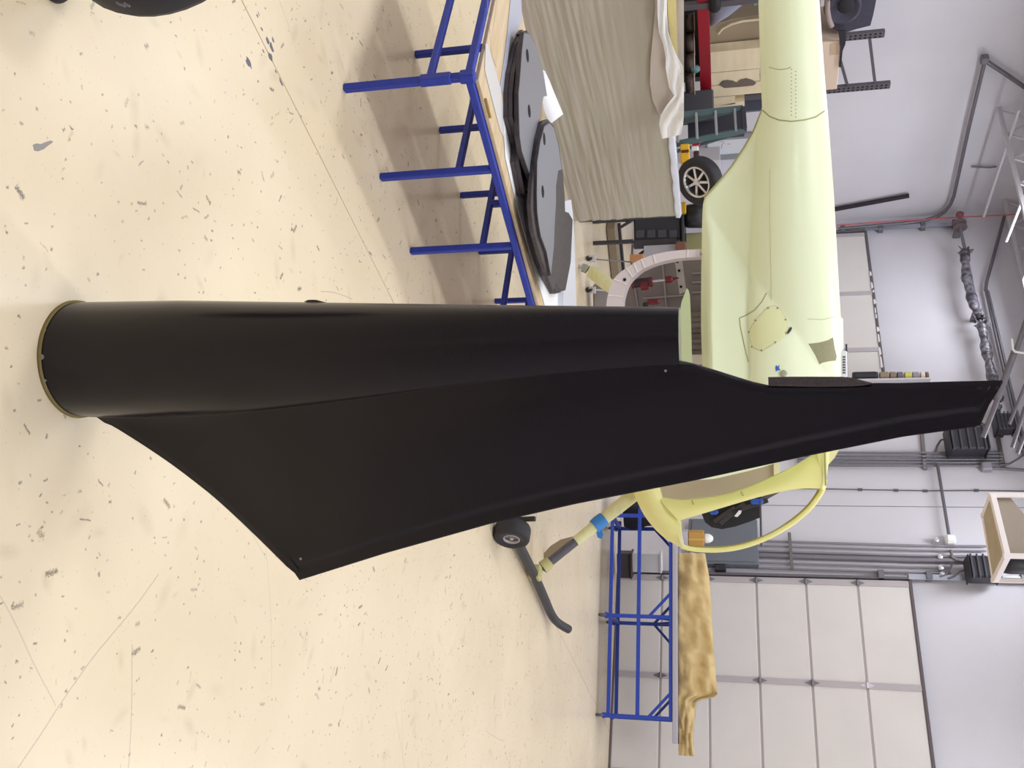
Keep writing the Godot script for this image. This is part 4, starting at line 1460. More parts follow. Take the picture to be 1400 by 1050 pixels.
func cabin():
	var cd := 6.8
	var ym := mat("cabin yellow", c8(242, 238, 164), 0.4)
	var cm := mat("cabin cream", c8(240, 234, 190), 0.45)
	var o := craft
	var m := band([862, 660, 870, 683, 881, 705, 896, 724, 912, 738, 934, 750], [900, 660, 904, 676, 908, 686, 914, 696, 922, 706, 931, 714], cd, cd - 0.12, 0.06, 5, 0.08)
	part("nose_cheek", m, ym, o)
	m = band([900, 680, 930, 684, 960, 681.5, 990, 677, 1020, 668, 1050, 655, 1085, 638, 1118, 618], [928, 712, 952, 705, 980, 696.5, 1010, 687.5, 1040, 679, 1070, 672, 1098, 668, 1126, 668.5], cd - 0.12, cd - 0.16, 0.06, 5, 0.03)
	var sill := part("door_sill", m, ym, o)
	for q in [[946, 684, 948, 690], [1013, 672, 1016, 678]]:
		m = MB.new()
		m.bar(pd(q[0], q[1], cd - 0.2), pd(q[2], q[3], cd - 0.2), 0.012, 0.006, hf, 0.001)
		part("sill_slot", m, mat("seam olive", c8(172, 172, 126), 0.7), sill)
	m = MB.new()
	m.prism(at_d([921, 714, 929, 716, 935, 748, 931, 744], cd - 0.14), hf * 0.05)
	part("cut_edge", m, cm, o)
	m = band([1113, 606, 1121, 640, 1121, 668], [1136, 600, 1132, 640, 1127, 670], cd - 0.16, cd - 0.14, 0.06, 3, 0.02)
	part("rear_post", m, ym, o)
	part("post_seam", rod(pd(1127.5, 612, cd - 0.19), pd(1129, 664, cd - 0.19), 0.007), mat("seam olive", c8(172, 172, 126), 0.7), o)
	m = MB.new()
	m.prism(at_d([1128, 610, 1150, 610, 1141, 626, 1132, 636, 1129, 650], cd - 0.12), hf * 0.04)
	part("post_flare", m, cm, o)
	var bp := spline(at_d([932, 747, 945, 750.5, 960, 752, 985, 752, 1010, 748.5, 1035, 741, 1060, 729.5, 1085, 714, 1105, 697, 1118, 681, 1125, 669, 1128, 655], cd - 0.1), 5)
	m = MB.new()
	m.tube(bp, 0.017, 10)
	part("windscreen_bow", m, ym, o)
	var b2 := spline(at_d([945, 748, 960, 749.2, 985, 749, 1010, 745.5, 1035, 738, 1060, 726.5, 1083, 711, 1102, 695, 1114, 680, 1120, 670], cd - 0.06), 5)
	m = MB.new()
	m.tube(b2, 0.012, 8)
	part("bow_inner_lip", m, mat("bow olive", c8(176, 164, 96), 0.5), o)
	# beige far wall of the cabin
	m = MB.new()
	m.prism(at_d([890, 640, 1058, 600, 1058, 658, 1020, 675, 985, 684, 945, 689, 905, 690, 893, 670], cd + 0.5), hf * 0.03)
	part("inner_wall", m, mat("cabin beige", c8(200, 186, 160), 0.6), o)
	m = MB.new()
	m.prism(at_d([1058, 600, 1066, 600, 1066, 656, 1058, 660], cd + 0.46), hf * 0.06)
	part("inner_post", m, cm, o)
	m = band([1050, 658, 1075, 648, 1100, 636, 1125, 618], [1053, 664, 1078, 655, 1103, 642, 1128, 624], cd + 0.1, cd - 0.1, 0.02, 3, 0.0)
	part("upper_lip", m, mat("lip tan", c8(176, 158, 116), 0.5), o)
	# seat and straps seen through the opening
	var t := thing("cockpit_seat", pd(965, 706, cd + 0.5), "black cockpit seat with blue straps seen through the yellow cabin opening", "seat")
	var bm := mat("seat black", c8(24, 24, 32), 0.55)
	m = MB.new()
	m.prism(at_d([958, 700, 985, 690, 1015, 680, 1041, 672, 1041, 707, 1026, 713, 1005, 720, 987, 723.5, 973, 721, 964, 714], cd + 0.5), hf * 0.35)
	part("cushion", m, bm, t)
	for q in [[976, 713, 1005, 694], [984, 716, 1018, 688], [1000, 700, 1050, 684]]:
		m = MB.new()
		m.bar(pd(q[0], q[1], cd + 0.45), pd(q[2], q[3], cd + 0.45), 0.035, 0.012, hf, 0.004)
		part("strap", m, mat("strap dark", c8(56, 50, 54), 0.7), t)
	for q in [[970, 697, 982, 704], [1026, 682, 1044, 690]]:
		part("blue_pad", bx(q[0], q[1], q[2], q[3], cd + 0.42, 0.03, 0.012), mat("strap blue", c8(40, 90, 190), 0.6), t)
	m = MB.new()
	m.prism(at_d([1004, 706, 1010, 698, 1014, 698, 1013, 702, 1008, 707], cd + 0.44), hf * 0.01)
	part("white_tag", m, mat("bright white", c8(246, 246, 250), 0.45), t)
	part("strap_rail", bar(pd(1040, 684, cd + 0.48), pd(1068, 668, cd + 0.48), 0.06, 0.03), mat("rail brown", c8(92, 86, 90), 0.6), t)
	obj("cabin_rod", rod(pd(1039.5, 686, cd + 0.4), pd(1041, 746, cd - 0.1), 0.008), mat("rod grey", c8(96, 94, 104), 0.5, 0.3), "thin dark rod standing between the black seat and the windscreen bow", "rod")

func tyre(o: Node3D, c: Vector3, ax: Vector3, r: float, w: float, rim: Material, hub_r: float, spokes: int):
	var m := MB.new()
	m.lathe(c, ax, [Vector2(hub_r, -w * 0.42), Vector2(r * 0.78, -w * 0.5), Vector2(r * 0.93, -w * 0.47), Vector2(r * 0.99, -w * 0.33), Vector2(r, -w * 0.12), Vector2(r, w * 0.12), Vector2(r * 0.99, w * 0.33), Vector2(r * 0.93, w * 0.47), Vector2(r * 0.78, w * 0.5), Vector2(hub_r, w * 0.42)], 36, 0, true)
	part("tyre", m, mat("rubber", c8(40, 38, 46), 0.65), o)
	m = MB.new()
	m.lathe(c, ax, [Vector2(hub_r * 1.01, -w * 0.42), Vector2(hub_r * 1.03, w * 0.42), Vector2(hub_r * 0.92, w * 0.46), Vector2(hub_r * 0.86, w * 0.3), Vector2(hub_r * 0.86, -w * 0.42)], 28, 0, true)
	part("rim", m, rim, o)
	m = MB.new()
	m.lathe(c, ax, [Vector2(0.001, -w * 0.1), Vector2(hub_r * 0.87, -w * 0.1), Vector2(hub_r * 0.87, -w * 0.02), Vector2(0.001, -w * 0.02)], 24, -1)
	part("rim_back", m, mat("near black", c8(38, 36, 42), 0.5), o)
	m = MB.new()
	m.lathe(c, ax, [Vector2(0.001, 0), Vector2(hub_r * 0.25, 0), Vector2(hub_r * 0.25, w * 0.38), Vector2(hub_r * 0.15, w * 0.44), Vector2(0.001, w * 0.44)], 18, -1)
	part("hub", m, rim, o)
	var u := ax.cross(Vector3.UP).normalized()
	var v := ax.cross(u).normalized()
	for i in spokes:
		var a := TAU * i / spokes + 0.3
		var d := u * cos(a) + v * sin(a)
		m = MB.new()
		m.bar(c + ax * w * 0.3 + d * hub_r * 0.2, c + ax * w * 0.2 + d * hub_r * 0.9, hub_r * 0.16, hub_r * 0.12, ax, 0.002)
		part("spoke", m, rim, o)

func skid_gear():
	var km := mottled("skid black", c8(44, 42, 48), c8(58, 56, 62), 0.04, Vector3(4, 4, 4), 0.5)
	var hh := 0.05
	var p := PackedVector3Array([fl(697, 722, hh), fl(712, 750, hh), fl(730, 786, hh), fl(746, 822, hh)])
	var e := fl(751, 834, hh)
	var de := (e - EYE).dot(hf)
	p.append(e); p.append(pd(757, 845, de + 0.1)); p.append(pd(765, 853, de + 0.2)); p.append(pd(777.5, 860.5, de + 0.3))
	var o := craft
	var m := MB.new()
	m.tube(spline(p, 5), 0.034, 12)
	part("skid_tube", m, km, o)
	var b := pd(741, 777, (fl(735, 790, 0.06) - EYE).dot(hf))
	var t := pd(882, 664, 6.95)
	var at := func(x: float) -> Vector3:
		return b.lerp(t, (x - 741.0) / 141.0)
	m = MB.new()
	m.tube(PackedVector3Array([at.call(741), at.call(765), at.call(792)]), 0.033, 12)
	part("strut_tube", m, mottled("strut grey", c8(78, 76, 86), c8(92, 90, 100), 0.04, Vector3(4, 4, 4), 0.5), o)
	m = MB.new()
	m.tube(PackedVector3Array([at.call(786), at.call(800), at.call(815), at.call(840), at.call(882)]), [0.038, 0.039, 0.043, 0.05, 0.052], 12)
	part("taped_strut", m, mottled("masking tape", c8(226, 222, 200), c8(212, 208, 130), 0.03, Vector3(2.2, 2.2, 2.2), 0.7), o)
	m = MB.new()
	m.tube(PackedVector3Array([at.call(811), at.call(818), at.call(825)]), [0.052, 0.056, 0.052], 12)
	var blm := mat("blue tape", c8(58, 132, 208), 0.6)
	part("blue_tape", m, blm, o)
	m = MB.new()
	var q0 := pd(814, 716, 7.0)
	m.prism(at_d([812, 715, 819, 713, 825, 731, 823, 737, 817, 735], 6.95), hf * 0.006)
	part("tape_tail", m, blm, o)
	m = MB.new()
	m.tube(PackedVector3Array([at.call(742), at.call(747), at.call(752)]), [0.05, 0.047, 0.04], 12)
	part("taped_clamp", m, mottled("clamp tape", c8(196, 184, 150), c8(190, 188, 110), 0.05, Vector3(4, 4, 4), 0.7), o)
	m = MB.new()
	m.box(pd(732, 783, (fl(733, 790, 0.06) - EYE).dot(hf)), Vector3(0.05, 0, 0), Vector3(0, 0.045, 0), Vector3(0, 0, 0.05), 0.012)
	part("skid_clamp", m, mottled("clamp tape", c8(196, 184, 150), c8(190, 188, 110), 0.05, Vector3(4, 4, 4), 0.7), o)
	m = MB.new()
	m.prism(at_d([737, 768, 742, 758, 752, 747, 766, 738, 785, 733, 776, 741, 757, 757, 743, 770], 7.15), hf * 0.012)
	part("strut_fairing", m, mat("fairing tan", c8(150, 132, 108), 0.6), o)
	var wc := fl(700.5, 729, 0.113)
	var w := thing("ground_wheel", Vector3(wc.x, 0, wc.z), "small black rubber wheel with pale rim at the rear of the landing skid", "wheel")
	tyre(w, wc, Vector3(1, 0, 0.12).normalized(), 0.113, 0.105, mat("rim pale", c8(176, 170, 172), 0.4, 0.3), 0.052, 5)
	m = MB.new()
	m.tube(PackedVector3Array([wc, wc - Vector3(0.14, 0, 0.02)]), 0.014, 8)
	part("axle", m, mat("near black", c8(38, 36, 42), 0.5), w)
	m = MB.new()
	m.bar(wc - Vector3(0.09, 0, 0), wc + Vector3(-0.09, 0.14, 0.02), 0.03, 0.03)
	part("wheel_bracket", m, mat("near black", c8(38, 36, 42), 0.5), w)

func blue_cart():
	var f1 := fl(815, 977, 0.0)
	var f0 := fl(822.5, 694, 0.0)
	var e1 := (f0 - f1).normalized()
	var e2 := Vector3(-e1.z, 0, e1.x)
	if e2.z > 0: e2 = -e2
	var dep := 0.74
	var bm := mottled("cart blue", c8(34, 62, 166), c8(44, 76, 186), 0.03, Vector3(3, 3, 3), 0.42)
	var o := thing("blue_cart", f1 + e1 * 1.2 + e2 * dep * 0.5, "blue steel tube cart on castors with grey top, in front of the right garage door", "cart")
	var ln := (f0 - f1).length()
	var at := func(u: float, v: float, y: float) -> Vector3:
		return f1 + e1 * u + e2 * v + Vector3(0, y, 0)
	var mid := (fl(819, 841, 0.0) - f1).dot(e1)
	var top := 0.79
	var st := [0.0, mid, ln * 0.96]
	for u in st:
		for v in [0.0, dep]:
			part("post", bar(at.call(u, v, 0.1), at.call(u, v, top), 0.042, 0.042), bm, o)
			var m := MB.new()
			m.lathe(at.call(u, v, 0.045) + e2 * -0.02, e1, [Vector2(0.005, -0.016), Vector2(0.04, -0.016), Vector2(0.045, -0.008), Vector2(0.045, 0.008), Vector2(0.04, 0.016), Vector2(0.005, 0.016)], 16, -1)
			var cw := part("castor", m, mat("castor grey", c8(92, 90, 100), 0.6), o)
			m = MB.new()
			m.box(at.call(u, v, 0.085), e1 * 0.03, Vector3(0, 0.018, 0), e2 * 0.035, 0.005)
			part("castor_fork", m, bm, cw)
	for v in [0.0, dep]:
		for y in ([0.13, 0.44, top] if v == 0.0 else [0.13, 0.44, top]):
			if v > 0.0 and y == 0.44: continue
			part("long_rail", bar(at.call(-0.02, v, y), at.call(ln, v, y), 0.04, 0.04), bm, o)
	for u in st:
		part("end_rail", bar(at.call(u, 0, 0.13), at.call(u, dep, 0.13), 0.04, 0.04), bm, o)
		part("end_rail", bar(at.call(u, 0, top), at.call(u, dep, top), 0.04, 0.04), bm, o)
		for v in [0.0, dep]:
			for s in [-1.0, 1.0]:
				if (u == 0.0 and s < 0) or (u > ln * 0.9 and s > 0): continue
				if v == 0.0 and u == mid and s < 0: continue
				part("brace", bar(at.call(u, v, top - 0.24), at.call(u + s * 0.25, v, top - 0.01), 0.03, 0.03), bm, o)
			part("brace", bar(at.call(u, v, top - 0.22), at.call(u, v + (0.22 if v == 0.0 else -0.22), top - 0.01), 0.03, 0.03), bm, o)
	var m := MB.new()
	var tc: Vector3 = at.call(ln * 0.5 - 0.12, dep * 0.5, top + 0.045)
	m.box(tc, e1 * (ln * 0.5 + 0.12), Vector3(0, 0.026, 0), e2 * (dep * 0.5 + 0.04), 0.006)
	part("grey_top", m, mat("top grey", c8(176, 175, 192), 0.5), o)
	# foam mould standing on the cart
	var nz := FastNoiseLite.new()
	nz.seed = 3; nz.frequency = 3.2; nz.fractal_octaves = 3
	var y0 := top + 0.072
	var fo := (at.call(0, 0, 0) as Vector3)
	var ux := func(x: float, y: float) -> Vector2:      # pixel -> along the cart, height, on its front plane
		var q := ray(x, y)
		var n := Vector3(-e1.z, 0, e1.x)
		var p: Vector3 = EYE + q * ((f1 + e2 * 0.14 - EYE).dot(n) / q.dot(n))
		return Vector2((p - f1).dot(e1), p.y)
	var outline := [964, 757, 970, 790, 973, 845, 975, 880, 978, 920, 981, 951, 951, 957, 948, 990, 947, 1012, 949, 1034, 935, 1032]
	var tops := []
	for i in range(0, outline.size() - 2, 2):
		var q: Vector2 = ux.call(outline[i], outline[i + 1])
		tops.append(q)
	tops.sort_custom(func(a, b): return a.x < b.x)
	var tl := []
	for q in tops:
		tl.append(q.x); tl.append(q.y)
	var u1: float = tl[tl.size() - 2]
	var u0: float = tl[0]
	var secs := []
	var n := 70
	for i in n + 1:
		var u := lerpf(u0, u1, float(i) / n)
		var hgt := maxf(lerps(u, tl) - y0, 0.03)
		var ring := PackedVector3Array()
		var dk := 0.16 if u < -0.02 else 0.34
		var k := 10
		for j in k + 1:
			var w := float(j) / k
			var b := nz.get_noise_2d(u * 0.8, w * 0.9) * 0.10 + nz.get_noise_2d(u * 2.2, w * 2.2 + 20) * 0.018
			ring.append(at.call(u, 0.12 - b - 0.03 * sin(PI * w), y0 + hgt * w))
		for j in k + 1:
			var w := 1.0 - float(j) / k
			var b := nz.get_noise_2d(u * 1.3 + 50, w * 1.6) * 0.04
			ring.append(at.call(u, 0.12 + dk + b, y0 + hgt * w))
		secs.append(ring)
	m = MB.new()
	m.loft(secs, true, 0, true)
	obj("foam_mould", m, mottled("mould foam", c8(202, 174, 118), c8(224, 198, 146), 0.02, Vector3(1.2, 1.2, 1.2), 0.55), "lumpy golden yellow foam mould lying along the top of the blue cart", "foam")
	# box and jar on the cart's left end
	o = thing("cardboard_carton", pd(943, 735, 10.75), "small orange tan carton on the cart behind the windscreen bow", "box")
	part("carton_body", bx(941, 728, 962.5, 747, 10.75, 0.2, 0.006), mat("carton", c8(196, 152, 78), 0.8), o)
	part("carton_tape", bx(941, 736.5, 963, 739, 10.747, 0.02, 0.001), mat("carton tape", c8(214, 178, 110), 0.5), o)
	obj("carton_riser", bx(929.5, 727, 940.5, 748, 10.72, 0.2, 0.006), mat("riser pale", c8(196, 192, 198), 0.6), "pale riser block on the cart carrying the small tan carton", "block")
	m = MB.new()
	m.lathe(pd(963, 736, 10.82), Vector3.UP, [Vector2(0.01, 0), Vector2(0.05, 0), Vector2(0.055, 0.02), Vector2(0.05, 0.06), Vector2(0.03, 0.09), Vector2(0.01, 0.1)], 16)
	obj("white_jar", m, mat("bright white", c8(246, 246, 250), 0.45), "round white jar on top of the small tan carton", "jar")
	# dark tarpaulin bundle hanging at the cart's left end
	secs = []
	for i in 19:
		var w := i / 18.0
		var ring := PackedVector3Array()
		for j in 20:
			var a := TAU * j / 20
			var rr := (0.24 + 0.06 * sin(a * 3 + w * 4.0) + 0.04 * sin(a * 7.0 + 1.0)) * (0.55 + 0.45 * sin(PI * clampf(w * 0.9 + 0.1, 0, 1)))
			ring.append(at.call(ln + 0.12 + rr * cos(a) * 1.2, 0.3 + rr * sin(a), 0.22 + 0.52 * w))
		secs.append(ring)
	m = MB.new()
	m.loft(secs, true, 0)
	obj("dark_tarp", m, mat("tarp", c8(26, 28, 44), 0.6), "bundled dark blue tarpaulin sitting on the left end of the blue cart", "tarp")
	o = thing("grey_bin", pd(822, 770, 12.0), "low dark grey bin behind the blue cart by the garage door", "bin")
	part("bin_body", bx(843, 757, 862, 791, 11.6, 0.25, 0.012), mat("bin dark", c8(70, 64, 68), 0.6), o)
	part("bin_rim", bx(861, 756, 864, 792, 11.58, 0.29, 0.004), mat("bin dark", c8(70, 64, 68), 0.6), o)
	o = thing("white_carton", pd(865, 762, 12.0), "white carton standing on the dark bin behind the blue cart", "box")
	part("carton_body", bx(864, 757, 903, 783, 11.6, 0.22, 0.006), mat("carton white", c8(228, 230, 238), 0.6), o)
	part("carton_flap", bx(902, 757, 904.5, 784, 11.58, 0.24, 0.002), mat("carton white", c8(228, 230, 238), 0.6), o)

func hanging_crate():
	var y0 := 3.55
	var A := fl(1353, 677, y0)
	var B := fl(1343, 705, y0)
	var C := fl(1357, 793, y0)
	var D := fl(1373, 760, y0)
	var lt := mat("pale timber", c8(240, 232, 234), 0.6)
	var br := mottled("brown ply", c8(172, 156, 130), c8(188, 172, 146), 0.02, Vector3(1, 1, 1), 0.7)
	var o := thing("hanging_crate", (A + B + C + D) * 0.25, "open wooden frame crate hanging high in front of the back wall", "crate")
	var hgt := 0.95
	var m := MB.new()
	m.prism(PackedVector3Array([A, B, C, D]), Vector3(0, 0.012, 0))
	part("bottom_board", m, br, o)
	var up := Vector3(0, hgt, 0)
	for p in [A, C, D, B]:
		part("upright", bar(p - Vector3(0, 0.01, 0), p + up, 0.042, 0.042), lt, o)
	for q in [[A, D], [D, C], [C, B], [B, A]]:
		part("frame_rail", bar(q[0] + Vector3(0, 0.02, 0), q[1] + Vector3(0, 0.02, 0), 0.05, 0.045), lt, o)
		part("frame_rail", bar(q[0] + up, q[1] + up, 0.05, 0.05), lt, o)
	m = MB.new()
	m.prism(PackedVector3Array([A.lerp(B, 0.08) + Vector3(0, 0.03, 0), D.lerp(C, 0.08) + Vector3(0, 0.03, 0), D.lerp(C, 0.08) + Vector3(0, 0.42, 0), A.lerp(B, 0.08) + Vector3(0, 0.16, 0)]), (B - A) * 0.03)
	part("side_panel", m, mat("crate grey brown", c8(158, 146, 134), 0.75), o)
	for p in [A, C]:
		m = MB.new()
		m.tube(PackedVector3Array([p + up, Vector3(p.x, 6.0, p.z)]), 0.008, 6)
		part("hanger_rod", m, mat("steel grey", c8(130, 130, 135), 0.5, 0.5), o)
	var t := thing("crate_motor", (A + C) * 0.5 + Vector3(0, 0.05, 0), "dark motor with grey casing inside the hanging wooden crate", "motor")
	m = MB.new()
	var mc := B.lerp(C, 0.75).lerp(D, 0.25) + Vector3(0, 0.18, 0)
	m.lathe(mc, Vector3.UP, [Vector2(0.02, -0.12), Vector2(0.09, -0.12), Vector2(0.1, -0.06), Vector2(0.1, 0.1), Vector2(0.05, 0.14), Vector2(0.02, 0.15)], 18)
	part("motor_body", m, mat("near black", c8(38, 36, 42), 0.5), t)
	m = MB.new()
	m.lathe(mc + Vector3(0.0, 0.14, 0), Vector3.UP, [Vector2(0.02, 0), Vector2(0.08, 0), Vector2(0.08, 0.12), Vector2(0.02, 0.14)], 18)
	part("motor_cap", m, mat("box grey", c8(158, 156, 170), 0.5, 0.2), t)

func tyres_near():
	# trolley wheels reaching into the frame at its left side (top of the picture)
	var c := pd(216, -113, 1.80)
	var o := thing("wheeled_trolley", Vector3(c.x, 0, c.z), "black trolley tyre with worn pale marks and a small castor at the picture's edge", "trolley")
	tyre(o, c, (-hf * 0.9 - hr * 0.35 + Vector3(0, 0.05, 0)).normalized(), 0.228, 0.14, mat("rim pale", c8(176, 170, 172), 0.4, 0.3), 0.09, 5)
	var m := MB.new()
	for q in [[159, 3, 165, 7], [165, 6, 172, 9], [169, 4, 178, 9]]:
		m.bar(pd(q[0], q[1], 1.712), pd(q[2], q[3], 1.712), 0.005, 0.003, hf, 0.001)
	part("pale_mark", m, mat("tyre mark", c8(128, 124, 138), 0.7), o)
	var c2 := pd(77, -20, 1.74)
	m = MB.new()
	m.lathe(c2, hf, [Vector2(0.012, -0.017), Vector2(0.029, -0.019), Vector2(0.036, -0.01), Vector2(0.036, 0.01), Vector2(0.029, 0.019), Vector2(0.012, 0.017)], 24, 0, true)
	part("castor", m, mat("rubber", c8(40, 38, 46), 0.65), o)
	m = MB.new()
	m.bar(c2, c.lerp(c2, 0.3), 0.02, 0.02)
	part("castor_arm", m, mat("near black", c8(38, 36, 42), 0.5), o)

func rack_corner():
	# steel storage rack against the left wall; its far end frame stands clear of the load
	var gm := mat("rack grey", c8(96, 92, 100), 0.5, 0.4)
	var o := thing("storage_rack", Vector3(-9.45, 0, -8.0), "dark grey perforated steel rack end frame standing against the left wall", "rack")
	var z0 := -8.37
	var z1 := -7.60
	var xr := -9.55
	for q in [[z0, 3.47], [z1, 3.31]]:
		var m := MB.new()
		m.abox(Vector3(xr - 0.03, 0, q[0] - 0.045), Vector3(xr + 0.03, q[1], q[0] + 0.045), 0.006)
		var po := part("rack_post", m, gm, o)
		var y: float = q[1] - 0.05
		m = MB.new()
		while y > 2.7:
			m.abox(Vector3(xr + 0.029, y - 0.012, q[0] - 0.03), Vector3(xr + 0.032, y + 0.012, q[0] - 0.012))
			m.abox(Vector3(xr + 0.029, y - 0.012, q[0] + 0.012), Vector3(xr + 0.032, y + 0.012, q[0] + 0.03))
			y -= 0.055
		var hs := part("post_holes", m, mat("hole black", c8(8, 8, 10), 0.9), po)
	for q in [[z0 + 0.04, 3.29, z1, 3.14], [z0, 2.98, z1 - 0.3, 2.84], [z0, 2.3, z1, 2.6], [z0, 1.8, z1, 1.5]]:
		part("rack_brace", bar(Vector3(xr, q[1], q[0]), Vector3(xr, q[3], q[2]), 0.03, 0.035), gm, o)
	var rd := mat("rack red", c8(150, 22, 40), 0.4)
	var m := MB.new()
	var a := px(963, -40, -9.05)
	var b := px(963, 139, -9.05)
	m.bar(Vector3(-9.05, (a.y + b.y) * 0.5, a.z), Vector3(-9.05, (a.y + b.y) * 0.5, b.z), 0.05, 0.13)
	part("shelf_beam", m, rd, o)
	m = MB.new()
	m.abox(Vector3(-9.95, 1.285, b.z), Vector3(-9.04, 1.3, a.z + 0.5))
	part("shelf_deck", m, mat("deck ply", c8(150, 132, 108), 0.8), o)
	m = MB.new()
	m.abox(Vector3(-9.95, 2.48, z0 - 0.05), Vector3(-9.04, 2.5, -5.8))
	part("shelf_deck", m, mat("deck ply", c8(150, 132, 108), 0.8), o)
	m = MB.new()
	m.abox(Vector3(-9.08, 0, -6.62), Vector3(-9.0, 2.6, -6.55), 0.006)
	part("rack_post", m, gm, o)
	# wooden boards and drawer fronts on the shelf
	var wm := mottled("drawer wood", c8(228, 212, 180), c8(238, 224, 196), 0.015, Vector3(0.6, 2.4, 0.6), 0.6)
	var bd := [[971, 72, 1041, 65, 1042, 93, 971.5, 99.5, "widest pale wooden drawer front on the rack shelf behind the boom"], [971.5, 100.5, 1038, 94.2, 1038.5, 110, 972, 117, "second pale wooden board on the shelf, top of the wavy slot"], [972, 118, 1040.5, 111.5, 1041, 127, 972.5, 133, "third pale wooden board on the shelf, bottom of the wavy slot"], [972.5, 134.5, 1005, 131, 1005, 142, 973, 146, "fourth short pale wooden block at the shelf end"], [973, 146.5, 1018, 138, 1018, 145, 974, 152, "fifth and lowest pale wooden strip at the shelf end"]]
	for q in bd:
		m = MB.new()
		m.prism(along([q[0], q[1], q[2], q[3], q[4], q[5], q[6], q[7]], func(x, y): return px(x, y, -9.12)), Vector3(-0.15, 0, 0))
		obj("wooden_board", m, wm, q[8], "board", "")
	m = MB.new()
	m.prism(along([983, 116, 987, 111, 994, 109.5, 1002, 110.5, 1007, 113, 1012, 109, 1020, 107, 1029, 109.5, 1034, 113.5, 1030, 117, 1010, 119, 990, 120.5], func(x, y): return px(x, y, -9.115)), Vector3(-0.01, 0, 0))
	m.prism(along([984, 115.5, 990, 110, 998, 110, 1006, 113.5], func(x, y): return px(x, y, -9.112)), Vector3(-0.004, 0, 0))
	obj("slot_recess", m, mat("slot brown", c8(112, 100, 92), 0.8), "dark wavy hand slot cut between the second and third wooden boards", "slot")
	m = MB.new()
	m.prism(along([968, 36, 1000, 26, 1045, 20, 1045, 64, 970, 71], func(x, y): return px(x, y, -9.3)), Vector3(-0.3, 0, 0))
	obj("wooden_case", m, mat("case brown", c8(168, 152, 130), 0.75), "brown plywood case on the shelf above the pale wooden drawers", "case")
	m = MB.new()
	m.tube(along([982, 46, 988, 39, 1000, 33, 1015, 29, 1042, 26], func(x, y): return px(x, y, -9.26)), 0.014, 6)
	obj("curved_edging", m, wm, "thin pale curved wooden edging lying against the brown case", "edging")
	# grey moulded cowling with a round port
	var secs := []
	for i in 11:
		var u := i / 10.0
		var ring := PackedVector3Array()
		var x0 := 970.0
		var x1 := lerpf(1030, 975, pow(u, 3.0))
		for j in 14:
			var t := TAU * j / 14
			var pxx := (x0 + x1) * 0.5 + (x1 - x0) * 0.5 * cos(t)
			var p := px(pxx, lerpf(-22, 37, u), -9.1)
			ring.append(p + Vector3(-0.16 + 0.16 * sin(t), 0, 0))
		secs.append(ring)
	m = MB.new()
	m.loft(secs, true, 0)
	var co := obj("grey_cowling", m, mat("cowling grey", c8(150, 152, 176), 0.5), "grey moulded plastic cowling with a black round pipe on the rack shelf", "cowling")
	m = MB.new()
	m.lathe(px(977, 14, -9.0), px(977, -10, -9.0) - px(977, 14, -9.0), [Vector2(0.02, 0.0), Vector2(0.05, 0.0), Vector2(0.065, 0.02), Vector2(0.065, 0.35), Vector2(0.02, 0.36)], 16)
	part("pipe_stub", m, mat("hole dark", c8(20, 18, 26), 0.6), co)
	m = MB.new()
	m.prism(along([1029, -6, 1037, -6, 1036, 5, 1032, 8, 1029, 3], func(x, y): return px(x, y, -9.05)), Vector3(-0.05, 0, 0))
	obj("green_rag", m, mat("rag green", c8(120, 176, 150), 0.9), "scrap of pale green cloth beside the grey cowling", "cloth")
	# carton, black tub and strap on the upper shelf
	var ct := thing("cardboard_box", px(1122, 90, -9.2), "pale cardboard box on the upper rack shelf beside the black tub", "box")
	m = MB.new()
	m.abox(Vector3(-9.75, 2.5, px(1150, 122, -9.1).z), Vector3(-9.1, px(1149, 80, -9.1).y, px(1150, 56, -9.1).z), 0.01)
	part("carton_body", m, mat("carton pale", c8(222, 200, 184), 0.75), ct)
	m = MB.new()
	m.abox(Vector3(-9.1, 2.66, px(1150, 58, -9.1).z - 0.16), Vector3(-9.096, px(1149, 80, -9.1).y - 0.01, px(1150, 58, -9.1).z))
	part("carton_tape", m, mat("carton tan", c8(196, 170, 148), 0.6), ct)
	var bt := thing("black_tub", px(1160, 20, -9.2), "black moulded seat tub with a rounded recess on top of the rack", "seat")
	secs = []
	var tm := mottled("tub black", c8(52, 50, 68), c8(62, 60, 78), 0.03, Vector3(2, 2, 2), 0.5)
	m = MB.new()
	m.prism(along([1130, -20, 1200, -20, 1198, 0, 1194, 20, 1190, 35, 1170, 40, 1152, 46, 1140, 40, 1135, 28, 1131, 10], func(x, y): return px(x, y, -9.2)), Vector3(-0.3, 0, 0))
	part("tub_body", m, tm, bt)
	m = MB.new()
	m.lathe(px(1152, 8, -9.21), Vector3(1, 0, 0.1), [Vector2(0.01, 0.02), Vector2(0.1, 0.02), Vector2(0.16, 0.06), Vector2(0.19, 0.06), Vector2(0.2, 0.0)], 24)
	part("recess_rim", m, tm, bt)
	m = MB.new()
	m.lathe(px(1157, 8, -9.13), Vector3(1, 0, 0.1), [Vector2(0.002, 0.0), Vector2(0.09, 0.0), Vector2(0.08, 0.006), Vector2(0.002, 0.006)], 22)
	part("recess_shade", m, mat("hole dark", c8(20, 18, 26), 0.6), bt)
	m = MB.new()
	m.prism(along([1146, 42, 1156, 42, 1156, 60, 1152, 70, 1150, 92, 1147, 92, 1149, 66], func(x, y): return px(x, y, -9.08)), Vector3(-0.012, 0, 0))
	part("hanging_strap", m, mat("strap black", c8(34, 30, 44), 0.7), bt)
	m = MB.new()
	m.tube(along([1131, 0, 1131, 14, 1133, 26, 1137, 36], func(x, y): return px(x, y, -9.05)), 0.03, 8)
	part("tub_lip", m, mat("tub lip", c8(158, 140, 140), 0.5), bt)

